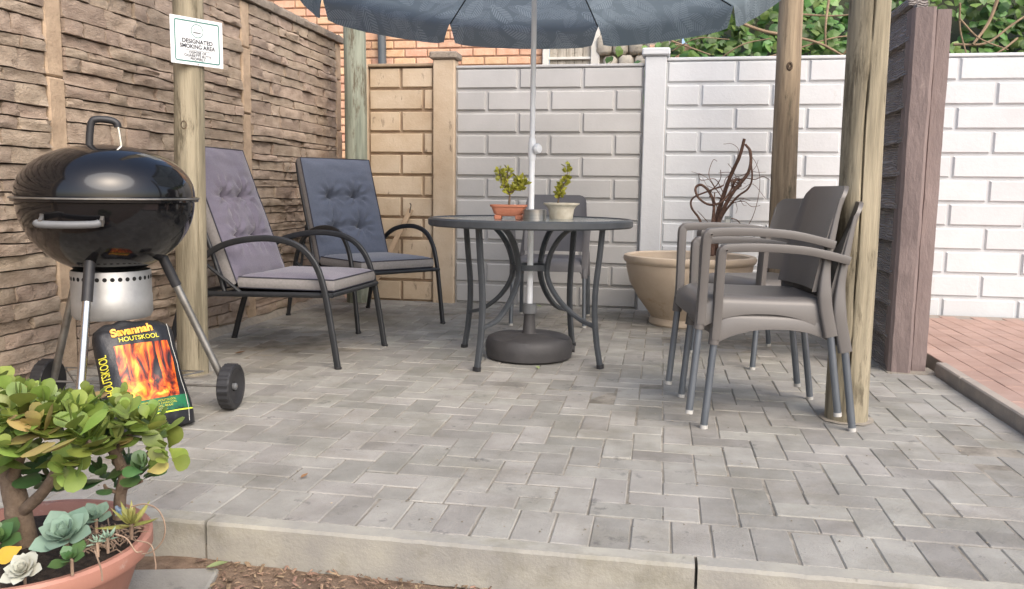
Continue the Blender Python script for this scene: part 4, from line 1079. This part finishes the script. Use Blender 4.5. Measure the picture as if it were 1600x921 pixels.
for k in range(14):
    x0, y0 = rv.uniform(1105, 1160), rv.uniform(255, 345); a = rv.uniform(0, 6.28); pp = [(x0, y0)]
    for j in range(4): a += rv.uniform(-.9, .9); pp.append((pp[-1][0]+13*math.cos(a), pp[-1][1]+13*math.sin(a)*.9))
    V1.append((pp, rv.choice((.0022, .003, .004))))
for i, (px, r) in enumerate(V1):
    if r > .005: r *= 1.45
    sp = smoothpath([p+Vector((0, .05*math.sin(i*1.9+k*.9), 0)) for k, p in enumerate(vpath(px, [0]*len(px)))], 5)
    MB().tube(sp, [r*(1-.45*k/(len(sp)-1))*(1+.12*ns(k*1.3, i)) for k in range(len(sp))], 8).build('stem', 'vine', vn)
q = MB(); c = atY(1150, 287, PY-.02)-o0
for i in range(30):
    d = rnd_dir(); e = rnd_dir(); q.tube(smoothpath([c+d*.034, c+(d+e).normalized()*.04, c+e*.03], 3), .0028, 5)
q.build('tendril_knot', 'vine', vn)
lt = thing('plant_label', 'grey plastic plant label pushed into the clay bowl planter', 'label', atY(1136, 372, PY-.05)+Vector((0, 0, -.07)))
q = MB(); q.sweep([(0, 0, 0), (0, .004, .10), (.0, .006, .21)], rrect(.02, .0015, .4, 2), (1, 0, 0)).build('tag', 'label_grey', lt)
MB().box(-.014, .014, .0005, .0012, .13, .19).build('print', 'print_pale', lt)

# ================================================================== SUCCULENT POT
SX, SY, SZ = -1.3166, 1.502, .100
sp_ = thing('succulent_pot', 'wide terracotta coloured plastic pot beside the kerb holding succulents', 'pot', (SX, SY, SOIL))
h = SZ-SOIL
MB().lathe([(.001, 0), (.165, 0), (.172, .006), (.222, h-.045), (.226, h-.042), (.240, h-.040), (.246, h-.030), (.246, h-.004), (.240, h+.002), (.228, h+.001), (.222, h-.008), (.215, h-.05), (.21, h-.06)], 80).build('body', 'pot_plastic', sp_, ang=35)
MB().grid(lambda u, v: ((.223*v)*math.cos(2*PI*u), (.223*v)*math.sin(2*PI*u), h-.025+.018*(1-v*v)+.010*ns(math.cos(2*PI*u)*v*9, math.sin(2*PI*u)*v*9)), 60, 14).build('potting_soil', 'pot_soil', sp_, ang=180)
JADE = [leaf_mesh('leaf', [.05, .12, .25, .36, .42, .42, .34, .16], .085, .10, .12), leaf_mesh('leaf', [.05, .10, .22, .34, .40, .42, .36, .18], .075, -.06, .06), leaf_mesh('leaf', [.045, .10, .20, .28, .34, .35, .28, .12], .07, .16, .1)]
STONE_TOP = SZ-.012
def jade_plant(name, label, base, limbs, tips, m_main):
    """limbs: px paths (x,y,Y,radius); tips: (px,py,Y,n pairs,leaf length,material)"""
    b0 = Vector(base); t = thing(name, label, 'succulent', b0)
    for pts in limbs:
        P = [atY(x, y, Y)-b0 for x, y, Y, r in pts]; rr = [p[3] for p in pts]; sp = smoothpath(P, 5); n = len(sp)-1
        rad = [rr[min(len(rr)-2, int(k/5))]*(1-(k/5) % 1)+rr[min(len(rr)-1, int(k/5)+1)]*((k/5) % 1) if k < n else rr[-1] for k in range(n+1)]
        rad = [a*(1+.10*ns(k*.7, a*90)) for k, a in enumerate(rad)]
        MB().tube(sp, rad, 12).build('branch', 'bark', t, ang=80)
    more = [(x+random.uniform(-22, 22), y+random.uniform(-14, 20), Y+random.uniform(-.05, .05), max(2, n-1), L*.9, m) for x, y, Y, n, L, m in tips for _ in range(2)]
    for (x, y, Y, n, L, m) in tips+more:
        c = atY(x, y, Y)-b0; ax_ = Vector((random.uniform(-.35, .35), random.uniform(-.5, .15), 1)).normalized()
        if m == 'down': ax_ = Vector((random.uniform(-.5, .5), -.6, .25)).normalized()
        side = ax_.cross(rnd_dir()).normalized()
        for k in range(n):
            a = k*PI/2+random.uniform(-.25, .25); up_k = k/max(1, n-1)
            for sgn in (0, PI):
                d = Matrix.Rotation(a+sgn, 3, ax_) @ side
                el = R(8+62*up_k)+random.uniform(-.2, .2)
                dd = d*math.cos(el)+ax_*math.sin(el)
                mm = m_main if m in ('', 'down') else m
                if random.random() < .07 and k == 0: mm = 'jade_old'
                s = L*(1.08-.42*up_k)*random.uniform(.8, 1.15)*1.12
                me = random.choice(JADE)
                key = (me.name, mm)
                if key not in LEAFM:
                    c_ = me.copy(); c_.materials.clear(); c_.materials.append(MATS[mm]); c_.name = 'leaf'; LEAFM[key] = c_
                put('leaf', LEAFM[key], None, t, c+ax_*(.012*k*L/.04)+dd*.004, dd, ax_*math.cos(el)-d*math.sin(el)+rnd_dir()*.15, s)
    return t
LEAFM = {}
J = 1.50
jade_plant('jade_plant', 'big jade plant with thick brown trunk and broad green leaves in the pot', atY(40, 862, J),
  [[(40, 872, J, .030), (32, 820, J, .027), (22, 770, J, .024), (10, 730, J+.01, .021), (-6, 690, J+.01, .016), (-20, 650, J, .010)],
   [(28, 805, J, .014), (62, 775, J-.02, .012), (85, 742, J-.03, .011), (100, 700, J-.04, .008), (95, 670, J-.05, .005)],
   [(18, 750, J, .012), (35, 705, J-.03, .010), (48, 665, J-.05, .007), (60, 635, J-.05, .005)], [(85, 745, J-.03, .007), (118, 720, J-.05, .006), (140, 690, J-.06, .004)],
   [(12, 735, J, .010), (5, 680, J+.06, .008), (18, 640, J+.08, .005), (20, 610, J+.08, .004)], [(-6, 690, J+.01, .009), (-10, 640, J-.03, .006), (-2, 590, J-.03, .004)]],
  [(0, 625, J-.03, 4, .050, ''), (22, 640, J+.08, 4, .048, ''), (60, 652, J-.05, 4, .050, ''), (95, 650, J+.02, 3, .046, ''), (20, 655, J-.08, 4, .056, ''), (48, 668, J-.06, 3, .055, ''), (92, 668, J-.07, 4, .060, ''),
   (72, 690, J-.10, 3, .060, 'jade_old'), (125, 690, J-.06, 4, .055, ''), (30, 715, J-.06, 3, .050, ''), (110, 722, J-.05, 3, .052, 'down'), (140, 698, J-.06, 3, .055, ''), (-15, 640, J, 4, .055, ''), (-20, 700, J-.03, 3, .055, ''),
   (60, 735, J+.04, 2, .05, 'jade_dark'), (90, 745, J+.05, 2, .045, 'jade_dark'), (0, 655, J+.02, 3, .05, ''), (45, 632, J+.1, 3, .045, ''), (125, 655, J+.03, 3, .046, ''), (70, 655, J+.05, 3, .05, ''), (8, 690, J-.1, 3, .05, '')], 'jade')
J2 = 1.585
jade_plant('jade_plant', 'smaller jade plant with dark curved trunk near the pot edge', atY(186, 800, J2),
  [[(186, 810, J2, .013), (188, 775, J2, .0125), (194, 745, J2, .0125), (186, 722, J2, .0125), (175, 702, J2-.01, .011), (160, 690, J2-.02, .007), (150, 668, J2-.02, .004)],
   [(180, 710, J2, .008), (196, 690, J2, .006), (205, 672, J2, .004)], [(195, 735, J2, .006), (222, 718, J2+.01, .005), (240, 700, J2+.01, .0045), (254, 688, J2, .0035)], [(190, 765, J2, .005), (210, 757, J2-.02, .004), (222, 752, J2-.03, .003)],
   [(178, 705, J2-.01, .006), (190, 680, J2+.04, .004), (178, 655, J2+.05, .003)], [(186, 770, J2, .005), (168, 765, J2-.02, .004), (163, 758, J2-.03, .003)]],
  [(150, 668, J2-.02, 4, .044, ''), (205, 674, J2, 4, .042, ''), (255, 676, J2, 4, .042, ''), (178, 650, J2+.05, 4, .044, ''), (218, 685, J2-.02, 4, .042, ''), (232, 672, J2+.03, 3, .040, ''), (190, 668, J2-.04, 4, .042, ''), (168, 690, J2-.04, 3, .044, ''),
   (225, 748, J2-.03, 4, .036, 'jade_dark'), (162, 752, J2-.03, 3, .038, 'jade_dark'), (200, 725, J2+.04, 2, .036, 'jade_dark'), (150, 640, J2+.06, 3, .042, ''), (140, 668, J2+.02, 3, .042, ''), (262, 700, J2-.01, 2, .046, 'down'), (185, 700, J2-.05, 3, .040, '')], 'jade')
def rosette(name, label, px, py, Y, n, L, m, prof, flat=.5, tilt=(0, -.5, 1)):
    c = atY(px, py, Y); t = thing(name, label, 'succulent', c); A = Vector(tilt).normalized(); s0 = A.cross(Vector((1, 0, 0))).normalized()
    me = leaf_mesh('leaf', prof, .07, .14, .28); me.materials.append(MATS[m])
    for k in range(n):
        u = k/(n-1); a = k*2.39996; d = Matrix.Rotation(a, 3, A) @ s0; el = R(5+(80*flat+30)*u)
        dd = d*math.cos(el)+A*math.sin(el)
        put('leaf', me, None, t, d*.008*(1-u)+A*.012*u*L/.06, dd, A*math.cos(el)-d*math.sin(el), L*(1.05-.55*u)*random.uniform(.92, 1.08))
    MB().lathe([(.003, -.03), (.05*L+.002, 0), (.05*L, .004)], 10).build('stem', 'root', t)
    return t
EP = [.12, .22, .32, .39, .41, .35, .19, .02]
rosette('echeveria', 'blue green cup shaped echeveria rosette with broad leaves in the pot', 104, 842, 1.42, 17, .060, 'eche_green', EP, .62, (.08, -.55, 1))
rosette('echeveria', 'small pale grey rosette with pinkish tips at the pot rim', 38, 893, 1.345, 26, .034, 'eche_pale', EP, .6, (.1, -.75, 1))
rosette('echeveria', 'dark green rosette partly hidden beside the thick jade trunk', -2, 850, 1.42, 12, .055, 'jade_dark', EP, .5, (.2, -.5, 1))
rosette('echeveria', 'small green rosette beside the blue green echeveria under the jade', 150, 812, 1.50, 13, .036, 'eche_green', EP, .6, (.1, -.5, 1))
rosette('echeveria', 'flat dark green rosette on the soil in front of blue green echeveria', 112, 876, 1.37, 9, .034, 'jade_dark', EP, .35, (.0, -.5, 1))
rosette('haworthia', 'spiky yellow green rosette at the pot edge beside the kerb', 205, 822, 1.50, 15, .062, 'aloe', [.10, .12, .12, .11, .09, .065, .035, .006], .75, (.1, -.25, 1))
rosette('sedum', 'tiny grey green sprig trailing over the dry roots in the pot', 168, 842, 1.42, 16, .020, 'sedum', [.1, .13, .14, .13, .11, .08, .04, .01], .6, (.1, -.4, 1))
rosette('sedum', 'tiny grey green sprig beside the blue tag in the pot', 152, 848, 1.41, 14, .018, 'sedum', [.1, .13, .14, .13, .11, .08, .04, .01], .6, (-.1, -.4, 1))
yl = thing('yellow_leaf', 'fallen yellow jade leaf lying in the pot beside the trunk', 'leaf', atY(34, 855, 1.375))
put('blade', JADE[2].copy(), 'yellow_leaf', yl, (0, 0, 0), (-.9, -.25, -.55), (.2, -.8, .6), .05)
q = tag(MB().tube([(0, 0, 0), (.001, 0, .001)], .0005, 4).build('dry_roots', 'root'), 'tangle of dry brown roots and stalks on the soil of the pot', 'roots', kind='stuff')
bpy.data.objects.remove(q)
q = MB()
for i in range(150):
    x, y = random.uniform(120, 232), random.uniform(828, 866)
    a = gz(x, y, SZ-.006); 
    if math.hypot(a.x-SX, a.y-SY) > .205: continue
    d = Vector((random.uniform(-1, 1), random.uniform(-1, 1), .12)).normalized()*random.uniform(.015, .045)
    q.tube([a, a+d*.5+Vector((0, 0, .008)), a+d], [.0018, .0016, .001], 5)
tag(q.build('dry_roots', 'root'), 'tangle of dry brown stalks on the soil of the succulent pot', 'roots', kind='stuff')
run = thing('trailing_runner', 'thin curved runner looping over the pot rim towards the kerb', 'stem', atY(218, 838, 1.46))
r0 = atY(218, 838, 1.46)
for px in ([(205, 792), (228, 788), (248, 798), (258, 822), (254, 845), (238, 862), (222, 866)], [(214, 845), (236, 852), (243, 880), (243, 890)], [(180, 835), (198, 842), (212, 862), (222, 862)], [(148, 860), (158, 890), (160, 908)]):
    MB().tube(smoothpath([atY(x, y, 1.42 if x > 170 else 1.30)-r0 for x, y in px], 5), .0016, 5).build('runner', 'root', run)
tg = thing('blue_tag', 'small torn blue plastic scrap beside the spiky rosette in the pot', 'scrap', atY(190, 800, 1.52))
MB().grid(lambda u, v: ((u-.5)*.03, .006*ns(u*3, v*3), (v-.5)*.022+.004*ns(u*4, v)), 6, 5).build('scrap', 'blue_tag', tg)

# ================================================================== GROUND BITS
slab = thing('paving_slab', 'worn grey slab set in the soil beside the succulent pot', 'slab', (-1.17, 1.60, SOIL-.035))
q = MB().box(-.16, .16, -.2, .2, 0, .042, .006, Matrix.Rotation(.25, 4, 'Z')); q.build('slab', 'paver', slab, smooth=False)
q = MB()
for i in range(1700):
    x, y = random.uniform(-1.15, .95), 1.885-abs(random.gauss(0, .17))
    if y < 1.2: continue
    z = SOIL+.012*ns(x*7, (y-.3)/1.62*11)-.006+.004
    L = random.uniform(.003, .011)*(1.7 if random.random() < .12 else 1); a = random.uniform(0, PI); tl = random.uniform(-.5, .5)
    M = Matrix.Translation((x, y, z)) @ Matrix.Rotation(a, 4, 'Z') @ Matrix.Rotation(tl, 4, 'Y')
    hh = random.uniform(.1, .55)
    q.add([(-L, -L*hh, 0), (L, -L*hh*.6, .001), (L*.8, L*hh, .002), (-L*.7, L*hh*.8, .001), (0, 0, L*.35)], [(0, 1, 4), (1, 2, 4), (2, 3, 4), (3, 0, 4)], M)
tag(q.build('soil_litter', 'litter', smooth=False, fix=False), 'brown crumbs and leaf litter on the soil before the kerb', 'litter', kind='stuff')
q = MB(); rg = random.Random(9)
for i in range(700):
    x, y = rg.uniform(-2.4, 1.3), 2.0+4.1*rg.random()**1.3
    if rg.random() < .6: x = -2.57+.1*round((x+2.57)/.1)+rg.gauss(0, .004)
    L = rg.uniform(.0012, .0042); M = Matrix.Translation((x, y, .0025)) @ Matrix.Rotation(rg.uniform(0, 6), 4, 'Z')
    q.add([(-L, -L*.6, 0), (L, -L*.4, 0), (L*.7, L*.7, 0), (-L*.6, L*.6, 0), (0, 0, L*.7)], [(0, 1, 4), (1, 2, 4), (2, 3, 4), (3, 0, 4)], M)
tag(q.build('paving_grit', 'grit', smooth=False, fix=False), 'specks of grit and dirt scattered over the grey paving', 'grit', kind='stuff')
LF = leaf_mesh('blade', [.02, .16, .24, .25, .2, .1, .01], .02, .18, .35)
for (px, z, s, m, lab, a) in (((322, 888), SOIL+.012, .055, 'green_leaf', 'pale green fallen leaf on the soil below the kerb', .3), ((470, 748), .004, .030, 'dry_leaf', 'small tan dry leaf on the paving near the kerb', 1.2),
      ((366, 553), .004, .060, 'dry_leaf', 'brown dry leaf on the paving between sign pole and armchair', .1), ((842, 577), .003, .035, 'green_leaf', 'tiny green leaf on the paving before the umbrella base', 2.0), ((846, 480), .003, .05, 'green_leaf', 'green leaf on the paving behind the round table', 2.6)):
    p = gz(px[0], px[1], z); t = thing('fallen_leaf', lab, 'leaf', p, a)
    me = LF.copy(); put('blade', me, m, t, (0, 0, .002), (1, 0, .05), (0, 0, 1), s)

# ================================================================== IVY
ivy = thing('ivy_hedge', 'tangle of green ivy with bare brown stems above the white wall', 'ivy', (1.6, 6.9, 0))
IV = MB().add([(0, 0, 0), (.25, .38, .03), (.55, .42, 0), (1, 0, -.10), (.55, -.42, 0), (.25, -.38, .03), (.45, 0, .07)], [(0, 6, 1), (1, 6, 2), (2, 6, 3), (3, 6, 4), (4, 6, 5), (5, 6, 0)]).mesh('leaf', smooth=False, fix=False)
IV.materials.append(MATS['ivy']); rng = random.Random(21); rest = MB(); io = Vector((1.6, 6.9, 0)); nobj = 0; cand = []
for i in range(7800):
    x = rng.uniform(-.72, 4.9); u = rng.random()
    z = 1.55+1.75*rng.random()**1.05; y = 6.62+.20*ns(x*2.3, z*2.3)+(z-1.6)*.34+abs(rng.gauss(0, .14))
    if x < .25 and (z > 2.05+.35*ns(x*3, 1)+max(0, x)*1.6): continue
    if x < -.30 and z > 2.0-.5*(x+.3): continue
    if x < -.45 or (x < -.12 and rng.random() < .6): continue
    if ns(x*2.6, z*2.6, 4) < -.22 and rng.random() < .8: continue
    cand.append((x, y, z))
def inview(p):
    d = Vector(p)-C0; zc = d.dot(_F); px, py = 800+FPX*d.dot(_R)/zc, 460.5-FPX*d.dot(_U)/zc
    return 0 if (940 < px < 1600 and -5 < py < 95 and not (1210 < px < 1250 or 1330 < px < 1480)) else 1
cand.sort(key=lambda p: (inview(p), p[1]-(p[2]-1.6)*.34))
for p in cand:
    d = Vector((rng.gauss(0, .7), -abs(rng.gauss(.2, .4)), -.55+rng.gauss(0, .45))); s = rng.uniform(.05, .115); up = Vector((rng.gauss(0, .5), -.8, .75+rng.gauss(0, .4)))
    if nobj < 300: put('leaf', IV, None, ivy, Vector(p)-io, d, up, s); nobj += 1
    else: leaf_into(rest, IV, Vector(p)-io, d, up, s)
tag(rest.build('ivy_foliage', 'ivy', ivy, smooth=False, fix=False), kind='stuff')
for px, r in (([(1010, 50), (1060, 68), (1110, 86)], .008), ([(1155, 35), (1190, 48), (1225, 55), (1280, 68), (1330, 95)], .013), ([(1240, 22), (1300, 25), (1345, 22)], .008), ([(1295, 0), (1290, 40), (1290, 75)], .010), ([(1330, 0), (1345, 30), (1340, 60), (1310, 92)], .012),
              ([(1490, 70), (1540, 68), (1580, 40), (1610, 20)], .010), ([(1560, -5), (1545, 35), (1520, 70)], .014), ([(1500, 30), (1530, 60), (1575, 78)], .007), ([(1180, 95), (1240, 78), (1300, 60), (1345, 55)], .007), ([(1120, 95), (1160, 70), (1205, 60)], .006), ([(1590, 60), (1560, 82), (1530, 90)], .008),
              ([(1050, 80), (1090, 60), (1140, 62)], .005), ([(1500, 5), (1500, 45), (1510, 85)], .008)):
    sp = smoothpath([atY(x, y, 6.60+.05*math.sin(k*2+x))-io for k, (x, y) in enumerate(px)], 5)
    MB().tube(sp, [r*(1-.4*k/len(sp)) for k in range(len(sp))], 7).build('stem', 'ivy_stem', ivy)
print('objects', len(bpy.data.objects))
